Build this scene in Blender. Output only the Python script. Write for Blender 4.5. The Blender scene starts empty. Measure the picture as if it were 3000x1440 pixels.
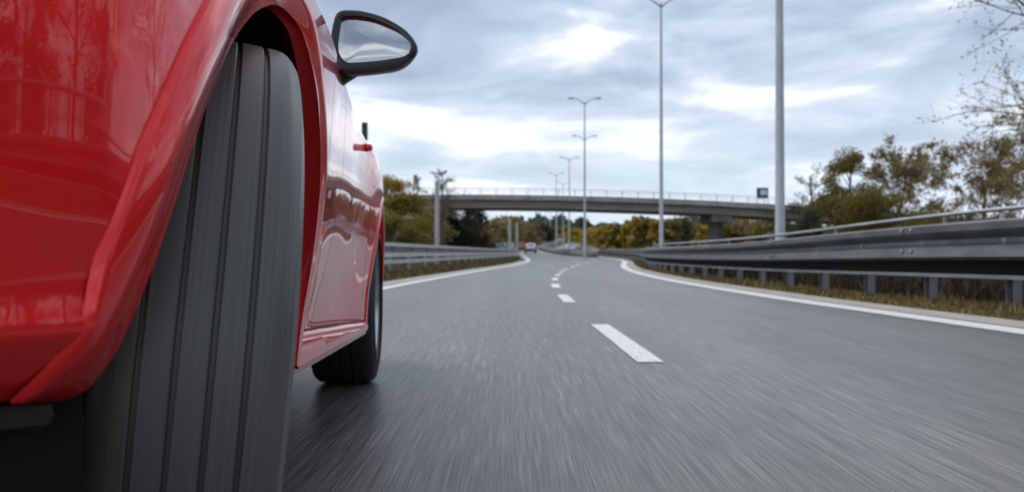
import bpy, bmesh, math, random
import numpy as np
from mathutils import Vector, Matrix

random.seed(7); rng = np.random.default_rng(7)
R = math.radians
scene = bpy.context.scene
COL = scene.collection

# ------------------------------------------------------------------ camera
cam_d = bpy.data.cameras.new('camera'); cam = bpy.data.objects.new('camera', cam_d); COL.objects.link(cam)
cam.location = (0, 0, .56); cam.rotation_euler = (R(90.477), 0, 0)
cam_d.lens = 28.8; cam_d.sensor_width = 36; cam_d.clip_start = .02; cam_d.clip_end = 9000
cam_d.dof.use_dof = True; cam_d.dof.focus_distance = 1.3; cam_d.dof.aperture_fstop = 6.0
scene.camera = cam

# ------------------------------------------------------------------ sky
SUN_EL, SUN_AZ = 54, -48          # azimuth measured from +Y towards +X
w = bpy.data.worlds.new('World'); scene.world = w; w.use_nodes = True
nt = w.node_tree; nt.nodes.clear()
def N(t, typ, **kw):
    n = t.nodes.new(typ)
    for k, v in kw.items(): setattr(n, k, v)
    return n
out = N(nt, 'ShaderNodeOutputWorld'); bg = N(nt, 'ShaderNodeBackground')
sky = N(nt, 'ShaderNodeTexSky', sky_type='NISHITA', sun_disc=False)
sky.sun_elevation = R(SUN_EL); sky.sun_rotation = R(SUN_AZ); sky.air_density = 1.0; sky.dust_density = 2.0
tc = N(nt, 'ShaderNodeTexCoord'); sep = N(nt, 'ShaderNodeSeparateXYZ'); nt.links.new(tc.outputs['Generated'], sep.inputs[0])
def M(t, op, a, b=None, c=None):
    n = N(t, 'ShaderNodeMath', operation=op)
    for i, v in enumerate((a, b, c)):
        if v is None: continue
        if isinstance(v, (int, float)): n.inputs[i].default_value = v
        else: t.links.new(v, n.inputs[i])
    return n.outputs[0]
zc = M(nt, 'ADD', M(nt, 'MAXIMUM', sep.outputs[2], 0.0), .13)
cmb = N(nt, 'ShaderNodeCombineXYZ')
nt.links.new(M(nt, 'DIVIDE', sep.outputs[0], zc), cmb.inputs[0]); nt.links.new(M(nt, 'DIVIDE', sep.outputs[1], zc), cmb.inputs[1])
cmb.inputs[2].default_value = 3.1
n1 = N(nt, 'ShaderNodeTexNoise'); n1.inputs['Scale'].default_value = 1.25; n1.inputs['Detail'].default_value = 7; n1.inputs['Roughness'].default_value = .52; n1.inputs['Distortion'].default_value = .35
nt.links.new(cmb.outputs[0], n1.inputs['Vector'])
n2 = N(nt, 'ShaderNodeTexNoise'); n2.inputs['Scale'].default_value = .33; n2.inputs['Detail'].default_value = 3
nt.links.new(cmb.outputs[0], n2.inputs['Vector'])
cl = M(nt, 'ADD', M(nt, 'MULTIPLY', n1.outputs[0], .75), M(nt, 'MULTIPLY', n2.outputs[0], .25))
ramp = N(nt, 'ShaderNodeValToRGB'); e = ramp.color_ramp.elements
e[0].position = .40; e[0].color = (.29, .35, .46, 1)
e[1].position = .60; e[1].color = (1.0, 1.0, 1.0, 1)
for p, c in ((.465, (.39, .465, .585)), (.52, (.53, .60, .715)), (.555, (.76, .80, .86))):
    k = e.new(p); k.color = (*c, 1)
nt.links.new(cl, ramp.inputs[0])
# clear air low over the horizon, between the banks
hz = N(nt, 'ShaderNodeMapRange'); hz.inputs['From Min'].default_value = .02; hz.inputs['From Max'].default_value = .22
hz.inputs['To Min'].default_value = .85; hz.inputs['To Max'].default_value = 0
nt.links.new(sep.outputs[2], hz.inputs['Value'])
mixh = N(nt, 'ShaderNodeMix', data_type='RGBA'); nt.links.new(hz.outputs[0], mixh.inputs['Factor'])
nt.links.new(ramp.outputs[0], mixh.inputs['A']); mixh.inputs['B'].default_value = (.64, .735, .84, 1)
mul = N(nt, 'ShaderNodeVectorMath', operation='SCALE'); mul.inputs['Scale'].default_value = .09
nt.links.new(sky.outputs[0], mul.inputs[0])
mixs = N(nt, 'ShaderNodeMix', data_type='RGBA'); mixs.inputs['Factor'].default_value = .92
nt.links.new(mul.outputs[0], mixs.inputs['A']); nt.links.new(mixh.outputs['Result'], mixs.inputs['B'])
nt.links.new(mixs.outputs['Result'], bg.inputs['Color']); bg.inputs['Strength'].default_value = .76
nt.links.new(bg.outputs[0], out.inputs[0])

# ------------------------------------------------------------------ sun, exposure
sd = bpy.data.lights.new('sun', 'SUN'); sd.energy = 1.0; sd.angle = R(20); sd.color = (1, .95, .88)
sun = bpy.data.objects.new('sun', sd); COL.objects.link(sun)
dirv = Vector((math.sin(R(SUN_AZ)) * math.cos(R(SUN_EL)), math.cos(R(SUN_AZ)) * math.cos(R(SUN_EL)), math.sin(R(SUN_EL))))
sun.rotation_euler = dirv.to_track_quat('Z', 'Y').to_euler(); sun.location = (0, 0, 60)
vs = scene.view_settings; vs.view_transform = 'Standard'; vs.look = 'None'; vs.exposure = .82; vs.gamma = 1; vs.use_curve_mapping = False

# ------------------------------------------------------------------ helpers
def tag(o, label=None, cat=None, group=None, kind=None):
    if label: o['label'] = label
    if cat: o['category'] = cat
    if group: o['group'] = group
    if kind: o['kind'] = kind
    return o
def empty(name, loc=(0, 0, 0), rz=0):
    o = bpy.data.objects.new(name, None); COL.objects.link(o)
    o.location = loc; o.rotation_euler = (0, 0, rz); o.empty_display_size = .2
    return o
def link(name, me, m, parent=None):
    o = bpy.data.objects.new(name, me); COL.objects.link(o)
    if m is not None and not me.materials: me.materials.append(m)
    o.parent = parent
    return o
def mesh(name, v, f, m, parent=None, smooth=True, sharp=None):
    me = bpy.data.meshes.new(name); me.from_pydata([tuple(p) for p in v], [], f); me.validate(); me.update()
    if smooth: me.polygons.foreach_set('use_smooth', [True] * len(me.polygons))
    if smooth and sharp: me.set_sharp_from_angle(angle=R(sharp))
    return link(name, me, m, parent)
class MB:
    def __init__(s): s.v = []; s.f = []
    def add(s, v, f):
        b = len(s.v); s.v += [tuple(p) for p in v]; s.f += [tuple(i + b for i in q) for q in f]; return s
    def box(s, a, b):
        (x0, y0, z0), (x1, y1, z1) = a, b
        return s.add([(x0,y0,z0),(x1,y0,z0),(x1,y1,z0),(x0,y1,z0),(x0,y0,z1),(x1,y0,z1),(x1,y1,z1),(x0,y1,z1)],
                     [(0,3,2,1),(4,5,6,7),(0,1,5,4),(1,2,6,5),(2,3,7,6),(3,0,4,7)])
    def tube(s, pts, rad, seg=8, cap=True):
        pts = [Vector(p) for p in pts]; n = len(pts); rad = rad if hasattr(rad, '__len__') else [rad] * n
        v = []; f = []; ref = None
        for i, p in enumerate(pts):
            t = (pts[min(i+1, n-1)] - pts[max(i-1, 0)]).normalized()
            if ref is None: ref = Vector((1, 0, 0)) if abs(t.x) < .9 else Vector((0, 1, 0))
            a = t.cross(ref).normalized(); b = t.cross(a); ref = -b if False else ref
            for k in range(seg):
                q = 2 * math.pi * k / seg; v.append(p + (a * math.cos(q) + b * math.sin(q)) * rad[i])
        for i in range(n - 1):
            for k in range(seg):
                k2 = (k + 1) % seg; f.append((i*seg+k, i*seg+k2, (i+1)*seg+k2, (i+1)*seg+k))
        if cap: f.append(tuple(range(seg))[::-1]); f.append(tuple((n-1)*seg + k for k in range(seg)))
        return s.add(v, f)
    def grid(s, rows, close=False, cap=False):
        n = len(rows); m = len(rows[0]); v = [p for r in rows for p in r]; f = []
        for i in range(n - 1):
            for j in range(m if close else m - 1):
                j2 = (j + 1) % m; f.append((i*m+j, i*m+j2, (i+1)*m+j2, (i+1)*m+j))
        if cap: f.append(tuple(range(m))[::-1]); f.append(tuple((n-1)*m + j for j in range(m)))
        return s.add(v, f)
    def build(s, name, m, parent=None, smooth=False, sharp=None): return mesh(name, s.v, s.f, m, parent, smooth, sharp)
def cr(pts, n):
    """Catmull-Rom through pts, n samples"""
    P = np.array(pts, float); k = len(P)
    P = np.vstack([2*P[0]-P[1], P, 2*P[-1]-P[-2]]); o = []
    for t in np.linspace(0, k - 1 - 1e-9, n):
        i = int(t); u = t - i; a, b, c, d = P[i], P[i+1], P[i+2], P[i+3]
        o.append(.5 * ((2*b) + (c-a)*u + (2*a-5*b+4*c-d)*u*u + (3*b-a-3*c+d)*u**3))
    return np.array(o)
def interp1(x, xs, ys):
    """smooth (monotone-ish hermite) 1-d interpolation"""
    xs = np.asarray(xs, float); ys = np.asarray(ys, float)
    h = np.diff(xs); d = np.diff(ys) / h
    mm = np.concatenate([[d[0]], (d[:-1]*h[1:] + d[1:]*h[:-1]) / (h[:-1] + h[1:]), [d[-1]]])
    x = min(max(x, xs[0]), xs[-1]); i = min(int(np.searchsorted(xs, x, 'right')) - 1, len(xs) - 2); i = max(i, 0)
    t = (x - xs[i]) / h[i]
    return float((2*t**3-3*t*t+1)*ys[i] + (t**3-2*t*t+t)*h[i]*mm[i] + (-2*t**3+3*t*t)*ys[i+1] + (t**3-t*t)*h[i]*mm[i+1])

# ------------------------------------------------------------------ materials
def mat(name, base, rough=.5, metal=0, **kw):
    m = bpy.data.materials.new(name); m.use_nodes = True
    b = m.node_tree.nodes['Principled BSDF']
    b.inputs['Base Color'].default_value = (*base, 1); b.inputs['Roughness'].default_value = rough; b.inputs['Metallic'].default_value = metal
    for k, v in kw.items(): b.inputs[k.replace('_', ' ')].default_value = v
    return m
def nz(m, scale, detail=4, vec='Object', mp=None, rough=.55):
    t = m.node_tree; c = N(t, 'ShaderNodeTexCoord'); n = N(t, 'ShaderNodeTexNoise'); src = c.outputs[vec]
    if mp:
        q = N(t, 'ShaderNodeMapping'); q.inputs['Scale'].default_value = mp; t.links.new(src, q.inputs[0]); src = q.outputs[0]
    t.links.new(src, n.inputs['Vector']); n.inputs['Scale'].default_value = scale; n.inputs['Detail'].default_value = detail; n.inputs['Roughness'].default_value = rough
    return n.outputs[0]
def rampn(m, fac, stops):
    r = N(m.node_tree, 'ShaderNodeValToRGB'); e = r.color_ramp.elements
    e[0].position, e[0].color = stops[0][0], (*stops[0][1], 1); e[1].position, e[1].color = stops[-1][0], (*stops[-1][1], 1)
    for p, c in stops[1:-1]: k = e.new(p); k.color = (*c, 1)
    m.node_tree.links.new(fac, r.inputs[0]); return r.outputs[0]
def setc(m, sock, name='Base Color'): m.node_tree.links.new(sock, m.node_tree.nodes['Principled BSDF'].inputs[name])
def bump(m, fac, strength, dist=.01):
    b = N(m.node_tree, 'ShaderNodeBump'); b.inputs['Strength'].default_value = strength; b.inputs['Distance'].default_value = dist
    m.node_tree.links.new(fac, b.inputs['Height']); setc(m, b.outputs[0], 'Normal')
def mixc(m, a, b, fac, mode='MIX'):
    n = N(m.node_tree, 'ShaderNodeMix', data_type='RGBA', blend_type=mode); t = m.node_tree
    for nm, s in (('A', a), ('B', b), ('Factor', fac)):
        if isinstance(s, (int, float)): n.inputs[nm].default_value = s
        elif isinstance(s, tuple): n.inputs[nm].default_value = (*s, 1)
        else: t.links.new(s, n.inputs[nm])
    return n.outputs['Result']
MT = {}
# asphalt: worn along the lane, fine aggregate
m = MT['asphalt'] = mat('asphalt', (.1, .1, .105), .37)
s1 = nz(m, 1, 3, mp=(210, 2.6, 1)); s2 = nz(m, 1, 2, mp=(45, 1.0, 1)); s3 = nz(m, .35, 4); s4 = nz(m, 1, 2, mp=(1.3, .04, 1))
a = rampn(m, s1, [(.28, (.034, .0325, .0302)), (.5, (.116, .111, .1035)), (.72, (.25, .24, .225))])
a = mixc(m, a, rampn(m, s2, [(.3, (.6, .6, .6)), (.7, (1.3, 1.3, 1.3))]), .8, 'MULTIPLY')
a = mixc(m, a, rampn(m, s3, [(.3, (.85, .85, .86)), (.7, (1.15, 1.15, 1.14))]), .8, 'MULTIPLY')
a = mixc(m, a, rampn(m, s4, [(.35, (.72, .72, .72)), (.65, (1.22, 1.22, 1.22))]), .8, 'MULTIPLY')
setc(m, a); bump(m, s1, .3, .003)
m = MT['paint_white'] = mat('road_paint_white', (.8, .8, .79), .5)
setc(m, rampn(m, nz(m, 16, 8, mp=(2.5, .7, 1), rough=.7), [(.30, (.30, .295, .29)), (.40, (.55, .55, .54)), (.55, (.72, .72, .71))]))
m = MT['shoulder'] = mat('sandy_shoulder', (.36, .32, .29), .85)
setc(m, rampn(m, nz(m, 1, 6, mp=(14, 1.2, 1)), [(.3, (.27, .24, .215)), (.7, (.44, .40, .365))])); bump(m, nz(m, 60, 3), .4)
m = MT['ground'] = mat('rough_ground', (.1, .08, .04), 1.0, 0, Specular_IOR_Level=.05)
setc(m, rampn(m, nz(m, .25, 8), [(.3, (.06, .055, .02)), (.5, (.12, .09, .035)), (.7, (.17, .125, .06))])); bump(m, nz(m, 6, 5), .6, .05)
def grassmat(name, stops):
    m = mat(name, (.1, .1, .03), .8); g = N(m.node_tree, 'ShaderNodeNewGeometry'); setc(m, rampn(m, g.outputs['Random Per Island'], stops)); return m
MT['grass'] = grassmat('dry_grass', [(0, (.10, .07, .02)), (.4, (.20, .13, .045)), (.7, (.26, .19, .07)), (1, (.11, .11, .03))])
MT['grass_green'] = grassmat('green_grass', [(0, (.05, .055, .016)), (.4, (.10, .10, .03)), (.7, (.16, .125, .05)), (1, (.24, .18, .08))])
MT['brush'] = grassmat('dark_brush', [(0, (.025, .025, .012)), (.6, (.07, .055, .025)), (1, (.13, .09, .045))])
def leafmat(name, stops, bright=1):
    m = mat(name, (.1, .1, .03), .65); g = N(m.node_tree, 'ShaderNodeNewGeometry')
    c = rampn(m, g.outputs['Random Per Island'], [(p, tuple(x*bright*1.7 for x in q)) for p, q in stops])
    c = mixc(m, c, rampn(m, nz(m, 1.1, 3), [(.3, (.55, .55, .55)), (.7, (1.35, 1.35, 1.35))]), .8, 'MULTIPLY')
    setc(m, c); t = m.node_tree; b = t.nodes['Principled BSDF']; b.inputs['Specular IOR Level'].default_value = .25
    tr = N(t, 'ShaderNodeBsdfTranslucent'); t.links.new(c, tr.inputs['Color']); mx = N(t, 'ShaderNodeMixShader'); mx.inputs[0].default_value = .4
    t.links.new(b.outputs[0], mx.inputs[1]); t.links.new(tr.outputs[0], mx.inputs[2]); t.links.new(mx.outputs[0], t.nodes['Material Output'].inputs['Surface'])
    return m
MT['olive'] = leafmat('olive_leaves', [(0, (.045, .05, .012)), (.5, (.10, .09, .022)), (.85, (.17, .125, .03)), (1, (.22, .14, .04))])
MT['brown'] = leafmat('russet_leaves', [(0, (.085, .06, .028)), (.5, (.155, .112, .048)), (.85, (.23, .17, .075)), (1, (.15, .135, .045))])
MT['yellow'] = leafmat('yellow_leaves', [(0, (.07, .065, .015)), (.4, (.17, .135, .02)), (.8, (.32, .23, .035)), (1, (.38, .26, .05))])
MT['green'] = leafmat('yellow_green_leaves', [(0, (.042, .042, .011)), (.5, (.115, .10, .02)), (1, (.23, .175, .038))])
MT['dark'] = leafmat('dark_needles', [(0, (.018, .024, .016)), (.6, (.035, .042, .026)), (1, (.06, .06, .04))])
MT['grey_twig'] = leafmat('grey_brown_twigs', [(0, (.06, .05, .04)), (.6, (.11, .09, .065)), (1, (.17, .13, .09))])
MT['far'] = leafmat('distant_woods_haze_tint', [(0, (.03, .045, .04)), (1, (.07, .085, .07))])  # haze over the far woods is mixed into this bluish colour
m = MT['bark'] = mat('bark', (.09, .07, .055), .9); setc(m, rampn(m, nz(m, 8, 5, mp=(3, 3, .5)), [(.3, (.05, .04, .03)), (.7, (.13, .105, .085))]))
m = MT['dark_steel'] = mat('weathered_dark_steel', (.16, .165, .175), .42, .55)
setc(m, rampn(m, nz(m, 2, 6, mp=(1, 1, 4)), [(.3, (.11, .115, .125)), (.7, (.21, .215, .225))])); setc(m, rampn(m, nz(m, 5, 4), [(.3, (.30,)*3), (.7, (.5,)*3)]), 'Roughness')
m = MT['pale_zinc'] = mat('pale_galvanised_steel', (.6, .61, .62), .45, .3); setc(m, rampn(m, nz(m, 3, 5, mp=(1, .4, 3)), [(.3, (.48, .49, .5)), (.7, (.68, .69, .7))]))
m = MT['zinc'] = mat('galvanised_steel', (.36, .37, .39), .42, .75)
setc(m, rampn(m, nz(m, 3, 6, mp=(1, 1, 3)), [(.3, (.27, .28, .30)), (.7, (.45, .46, .48))])); setc(m, rampn(m, nz(m, 5, 4), [(.3, (.34,)*3), (.7, (.55,)*3)]), 'Roughness')
MT['post'] = mat('galvanised_post', (.30, .31, .33), .5, .6)
m = MT['pole'] = mat('lamp_pole_zinc', (.40, .42, .45), .45, .5); setc(m, rampn(m, nz(m, 6, 5, mp=(1, 1, .4)), [(.3, (.34, .36, .39)), (.7, (.46, .48, .51))]))
m = MT['concrete'] = mat('concrete', (.33, .32, .31), .85)
c1 = rampn(m, nz(m, 1, 7, mp=(.35, .35, 1.4)), [(.3, (.24, .235, .23)), (.55, (.37, .36, .35)), (.75, (.44, .43, .41))]); setc(m, mixc(m, c1, rampn(m, nz(m, 1, 3, mp=(2.5, 2.5, .12)), [(.35, (.75,)*3), (.6, (1.05,)*3)]), .7, 'MULTIPLY'))
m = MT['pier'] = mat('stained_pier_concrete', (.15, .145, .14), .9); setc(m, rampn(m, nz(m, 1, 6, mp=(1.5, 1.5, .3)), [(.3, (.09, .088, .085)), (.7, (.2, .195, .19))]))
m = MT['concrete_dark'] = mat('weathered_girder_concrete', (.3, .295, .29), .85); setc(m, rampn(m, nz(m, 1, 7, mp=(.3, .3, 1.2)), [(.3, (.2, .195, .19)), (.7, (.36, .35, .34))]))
# car
m = MT['paint'] = mat('red_metallic_paint', (.86, .011, .014), .3, .35)
b = m.node_tree.nodes['Principled BSDF']; b.inputs['Coat Weight'].default_value = 1; b.inputs['Coat Roughness'].default_value = .015; b.inputs['Coat IOR'].default_value = 1.48; b.inputs['Specular IOR Level'].default_value = .2
m = MT['rubber'] = mat('tyre_rubber', (.022, .022, .023), .45)
tt = nz(m, 1, 3, mp=(1, 420, 420), vec='UV')
MT['rubber_side'] = mat('sidewall_rubber', (.016, .016, .017), .55)
MT['black'] = mat('black_plastic', (.012, .012, .013), .32)
MT['black_matt'] = mat('black_liner_and_shade', (.002, .002, .002), .95)
MT['flap'] = mat('dark_grey_flap', (.006, .006, .006), .7)
MT['mirror'] = mat('mirror_glass', (.48, .50, .52), .015, 1)
MT['glass'] = mat('tinted_glass', (.02, .025, .025), .04); MT['glass'].node_tree.nodes['Principled BSDF'].inputs['Specular IOR Level'].default_value = .8
MT['alloy'] = mat('alloy_rim', (.50, .51, .53), .25, .9)
MT['gap'] = mat('shut_gap', (.004, .003, .003), .8)
MT['white_car'] = mat('white_car_paint', (.78, .79, .8), .25); MT['white_car'].node_tree.nodes['Principled BSDF'].inputs['Coat Weight'].default_value = .8
MT['red_car'] = mat('small_red_car_paint', (.45, .06, .04), .3); MT['teal_car'] = mat('pale_teal_car_paint', (.32, .45, .48), .3); MT['silver_car'] = mat('silver_car_paint', (.5, .51, .52), .3, .5)
MT['tail'] = mat('tail_lamp_red', (.4, .01, .01), .2); MT['plate'] = mat('number_plate', (.7, .7, .65), .5)
MT['sign_back'] = mat('sign_dark', (.03, .035, .04), .6); MT['sign_face'] = mat('sign_pale', (.55, .6, .65), .4)
MT['lens'] = mat('lamp_lens', (.7, .7, .68), .3)
# tyre: faint wear lines running round the tread (axial coordinate only)
t = MT['rubber'].node_tree
cN = N(t, 'ShaderNodeTexCoord'); mp = N(t, 'ShaderNodeMapping'); mp.inputs['Scale'].default_value = (900, 2, 2); t.links.new(cN.outputs['Object'], mp.inputs[0])
nn = N(t, 'ShaderNodeTexNoise'); nn.inputs['Scale'].default_value = 1; nn.inputs['Detail'].default_value = 3; t.links.new(mp.outputs[0], nn.inputs['Vector'])
setc(MT['rubber'], rampn(MT['rubber'], nn.outputs[0], [(.3, (.070, .068, .064)), (.7, (.128, .124, .118))]))
setc(MT['rubber'], rampn(MT['rubber'], nn.outputs[0], [(.3, (.34,)*3), (.7, (.42,)*3)]), 'Roughness'); bump(MT['rubber'], nn.outputs[0], .12, .001)

# ------------------------------------------------------------------ terrain, road
def gz(Y):
    if Y < 50: return 0.0
    if Y < 400: return 9.4e-5 * (Y - 50) ** 2
    return 9.4e-5 * 350 ** 2 + (Y - 400) * .03
YS = list(np.arange(-60, 20, 4.)) + list(np.arange(20, 60, 2.)) + list(np.arange(60, 200, 4.)) + list(np.arange(200, 460, 10.)) + [480, 520, 600, 700, 850, 1000, 1300, 1700, 2200, 3000]
def lin(Y, pts):
    ys = [p[0] for p in pts]; xs = [p[1] for p in pts]; return interp1(Y, ys, xs)
C_DASH = [(-20, .9), (0, .76), (5, .70), (10, .66), (13.9, .74), (17.5, .92), (20.7, 1.16), (24, 1.45), (28, 1.84), (32.8, 2.43), (38.4, 3.1), (46.3, 4.25), (56, 5.65), (75, 8.3)]
R_LINE = [(-60, 4.6), (-20, 4.2), (0, 3.85), (5.8, 3.62), (7.66, 3.48), (9.8, 3.33), (12, 3.27), (15.1, 3.22), (19.8, 3.35), (27.4, 3.9), (36.3, 4.95), (50, 6.9), (61, 8.2), (75, 9.1), (100, 9.9)]
L_LINE = [(-60, -3.2), (-20, -2.6), (0, -2.3), (8, -2.2), (12.9, -2.03), (18.2, -1.64), (26.9, -.9), (37, .08), (45.6, .66), (56, 1.1), (84, 1.35), (120, 1.25)]
L_EDGE = [(-60, -4.0), (-20, -3.3), (0, -2.95), (8, -2.9), (12.9, -2.75), (18.2, -2.3), (26.9, -1.5), (37, -.4), (45.6, .25), (56, .75), (84, .9), (127, 1.0), (170, 2.3), (200, 5), (300, 17), (400, 34), (450, 45)]
R_EDGE = [(-60, 4.9), (-20, 4.45), (0, 4.1), (5.8, 3.86), (9.8, 3.55), (15.1, 3.42), (19.8, 3.55), (27.4, 4.1), (36.3, 5.2), (50, 7.15), (61, 8.45), (75, 9.4), (100, 10.3), (130, 11.3), (170, 12.8), (200, 16), (300, 30), (400, 50), (450, 62)]
# ground sheet
xs = [-2500, -900, -300, -120, -50, -20, -8, -4, 0, 4, 8, 14, 24, 50, 120, 300, 900, 2500]
mb = MB(); mb.grid([[(x, y, gz(y) - .03 - (0.0 if abs(x) < 20 else 0.3)) for x in xs] for y in YS])
mb.f = [q[::-1] for q in mb.f]
g = mb.build('ground', MT['ground'], smooth=True); tag(g, kind='structure')
def ribbon(name, y0, y1, fa, fb, dz, m, parent=None, step=None, n=3):
    ys = [y for y in YS if y0 < y < y1]
    if step: ys = list(np.arange(y0 + step, y1, step))
    ys = sorted(set([y0] + ys + [y1])); rows = []
    for y in ys:
        a, b = fa(y), fb(y); rows.append([(a + (b - a) * k / n, y, gz(y) + dz) for k in range(n + 1)])
    mb = MB(); mb.grid(rows); mb.f = [q[::-1] for q in mb.f]; mb.f = [q[::-1] for q in mb.f]
    o = mb.build(name, m, parent); o.data.update()
    if o.data.polygons[0].normal.z < 0: o.data.flip_normals()
    return o
road = ribbon('road', -60, 450, lambda y: lin(y, L_EDGE), lambda y: lin(y, R_EDGE), 0, MT['asphalt'], n=10, step=2)
tag(road, kind='structure')
sh = ribbon('shoulder', -60, 75, lambda y: lin(y, R_LINE) + .20, lambda y: lin(y, R_LINE) + .62 - .12 * min(1, max(0, (y - 20) / 20)), .004, MT['shoulder'], step=1)
tag(sh, kind='structure')
tag(ribbon('shoulder', -60, 56, lambda y: lin(y, L_LINE) - .62, lambda y: lin(y, L_LINE) - .2, .004, MT['shoulder'], step=1), kind='structure')
ribbon('edge_line', -60, 100, lambda y: lin(y, R_LINE) - .14, lambda y: lin(y, R_LINE) + .14, .005, MT['paint_white'], road, step=.7, n=1)
ribbon('edge_line', -60, 120, lambda y: lin(y, L_LINE) - .12, lambda y: lin(y, L_LINE) + .12, .005, MT['paint_white'], road, step=.7, n=1)
for (a, b) in [(-6.2, -3.6), (-1.0, 1.3), (4.19, 6.4), (9.25, 10.95), (13.1, 14.8), (16.7, 18.3), (19.9, 21.5), (23.2, 24.9), (27, 29), (31.6, 34), (37, 40), (44.5, 48), (53.5, 58)]:
    ribbon('lane_dash', a, b, lambda y: lin(y, C_DASH) - .068, lambda y: lin(y, C_DASH) + .068, .004, MT['paint_white'], road, step=.5, n=1)
# fork: grassy nose between the two carriageways
MED_L = [(84, 8.6), (88, 8.1), (95, 7.4), (110, 6.5), (140, 5.6), (170, 5.6), (200, 9), (300, 22), (400, 40), (450, 51)]
MED_R = [(84, 8.7), (88, 9.0), (95, 9.0), (110, 8.6), (140, 8.6), (170, 8.6), (200, 11.5), (300, 25), (400, 44), (450, 55)]
tag(ribbon('median_island', 84, 450, lambda y: lin(y, MED_L), lambda y: lin(y, MED_R), .02, MT['ground'], step=2), kind='structure')

# ------------------------------------------------------------------ guardrails
def arc_path(pts, step):
    P = cr(pts, 400); d = np.concatenate([[0], np.cumsum(np.linalg.norm(np.diff(P, axis=0), axis=1))])
    n = max(2, int(d[-1] / step) + 1); q = np.linspace(0, d[-1], n)
    return np.column_stack([np.interp(q, d, P[:, k]) for k in range(P.shape[1])])
def guardrail(name, label, path, profiles, side, post_step, post_h, seg_len, group='roadside guardrails', handrail=None, post_off=.1, zs=lambda y: 1.0, bolts=None):
    """path of (x, y); profiles: list of (part name, material, closed list of (out, z)); side=+1 if the road is on the -normal side"""
    root = empty(name, (path[0][0], path[0][1], gz(path[0][1])))
    tag(root, label, 'guardrail', group)
    inv = Vector(root.location)
    P = arc_path(path, .5); T = np.gradient(P, axis=0); T /= np.linalg.norm(T, axis=1)[:, None]; Nn = np.column_stack([T[:, 1], -T[:, 0]]) * side
    k = max(2, int(seg_len / .5))
    for pname, m, prof in profiles:
        j = 0; i0 = 0
        if pname != 'beam': bolts = None
        while i0 < len(P) - 1:
            i1 = min(len(P) - 1, i0 + k); rows = []; lift = .004 * (j % 2)
            for i in range(i0, min(len(P), i1 + 1)):
                ext = 0
                p = P[i] + (T[i] * .05 if i == i1 and i1 < len(P) - 1 else 0)
                rows.append([(p[0] + Nn[i][0] * (o + lift) - inv.x, p[1] + Nn[i][1] * (o + lift) - inv.y, gz(p[1]) + z * zs(p[1]) - inv.z) for o, z in prof])
            mb = MB(); mb.grid(rows, close=True, cap=True); o = mb.build(pname, m, root, smooth=False)
            if bolts and i1 < len(P) - 1 and P[i1][1] < 45:
                a_ = math.atan2(Nn[i1][1], Nn[i1][0])
                for dt in (-.09, .09):
                    for zz in (.60, .865):
                        if bolts[0] is None: mb = MB(); mb.tube([(0, 0, 0), (.012, 0, 0), (.018, 0, 0)], [.022, .022, .012], 6); b_o = mb.build('bolt', MT['post'], o); bolts[0] = b_o.data
                        else: b_o = link('bolt', bolts[0], None, o)
                        p = P[i1] + T[i1] * dt; b_o.location = (p[0] + Nn[i1][0] * .172 - inv.x, p[1] + Nn[i1][1] * .172 - inv.y, gz(p[1]) + zz * zs(p[1]) - inv.z); b_o.rotation_euler = (0, 0, a_)
            i0 = i1; j += 1
    Q = arc_path(path, post_step); Tq = np.gradient(Q, axis=0); Tq /= np.linalg.norm(Tq, axis=1)[:, None]; Nq = np.column_stack([Tq[:, 1], -Tq[:, 0]]) * side
    mb = MB()      # C-section post
    mb.box((-.05, -.055, -.3), (-.044, .055, post_h)); mb.box((-.044, -.055, -.3), (.05, -.049, post_h)); mb.box((-.044, .049, -.3), (.05, .055, post_h)); mb.box((.02, -.03, post_h - .34), (.115, .03, post_h - .06))
    pm = None
    for q, n_ in zip(Q, Nq):
        if pm is None: o = mb.build('post', MT['post'], root); pm = o.data
        else: o = link('post', pm, None, root)
        o.location = (q[0] - n_[0] * post_off - inv.x, q[1] - n_[1] * post_off - inv.y, gz(q[1]) - inv.z)
        o.rotation_euler = (0, 0, math.atan2(n_[1], n_[0])); o.scale = (1, 1, zs(q[1]))
    if handrail:
        ho, hz_, hr = handrail; mb = MB(); mb.tube([(p[0] + n_[0]*ho - inv.x, p[1] + n_[1]*ho - inv.y, gz(p[1]) + hz_ * zs(p[1]) - inv.z) for p, n_ in zip(P, Nn)], hr, 8)
        mb.build('handrail', MT['zinc'], root, smooth=True)
        hm = None
        for q, n_ in zip(Q[::2], Nq[::2]):
            if hm is None:
                mb = MB(); mb.tube([(0, 0, 0), (0, 0, .36)], .02, 6); o = mb.build('handrail_stanchion', MT['post'], root); hm = o.data
            else: o = link('handrail_stanchion', hm, None, root)
            o.location = (q[0] + n_[0]*ho - inv.x, q[1] + n_[1]*ho - inv.y, gz(q[1]) - inv.z + hz_ * zs(q[1]) - .36)
    return root
def beam(z0, z1, depth=.085, th=.004):
    """W section, two bulges and a valley"""
    H = z1 - z0; f = [(0, 0), (.0, .02), (.85, .05), (1, .07), (.96, .32), (.8, .35), (.04, .42), (.04, .54), (.85, .74), (.95, .75), (1, .93), (.8, .97), (.1, .985), (0, 1)]
    a = [(o * depth, z0 + t * H) for o, t in f]; return a + [(o - th, z) for o, z in reversed(a)]
def boxp(o0, o1, z0, z1): return [(o0, z0), (o1, z0), (o1, z1), (o0, z1)]
RB = [(7.9, -14), (7.0, -7), (6.3, -1), (5.75, 4), (5.1, 8.3), (4.66, 12), (4.42, 17.5), (4.38, 22), (4.55, 26), (5.0, 30.5), (6.25, 38), (7.85, 50), (9.2, 61), (10.05, 75), (11.0, 100), (11.9, 130), (13.2, 165)]
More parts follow.
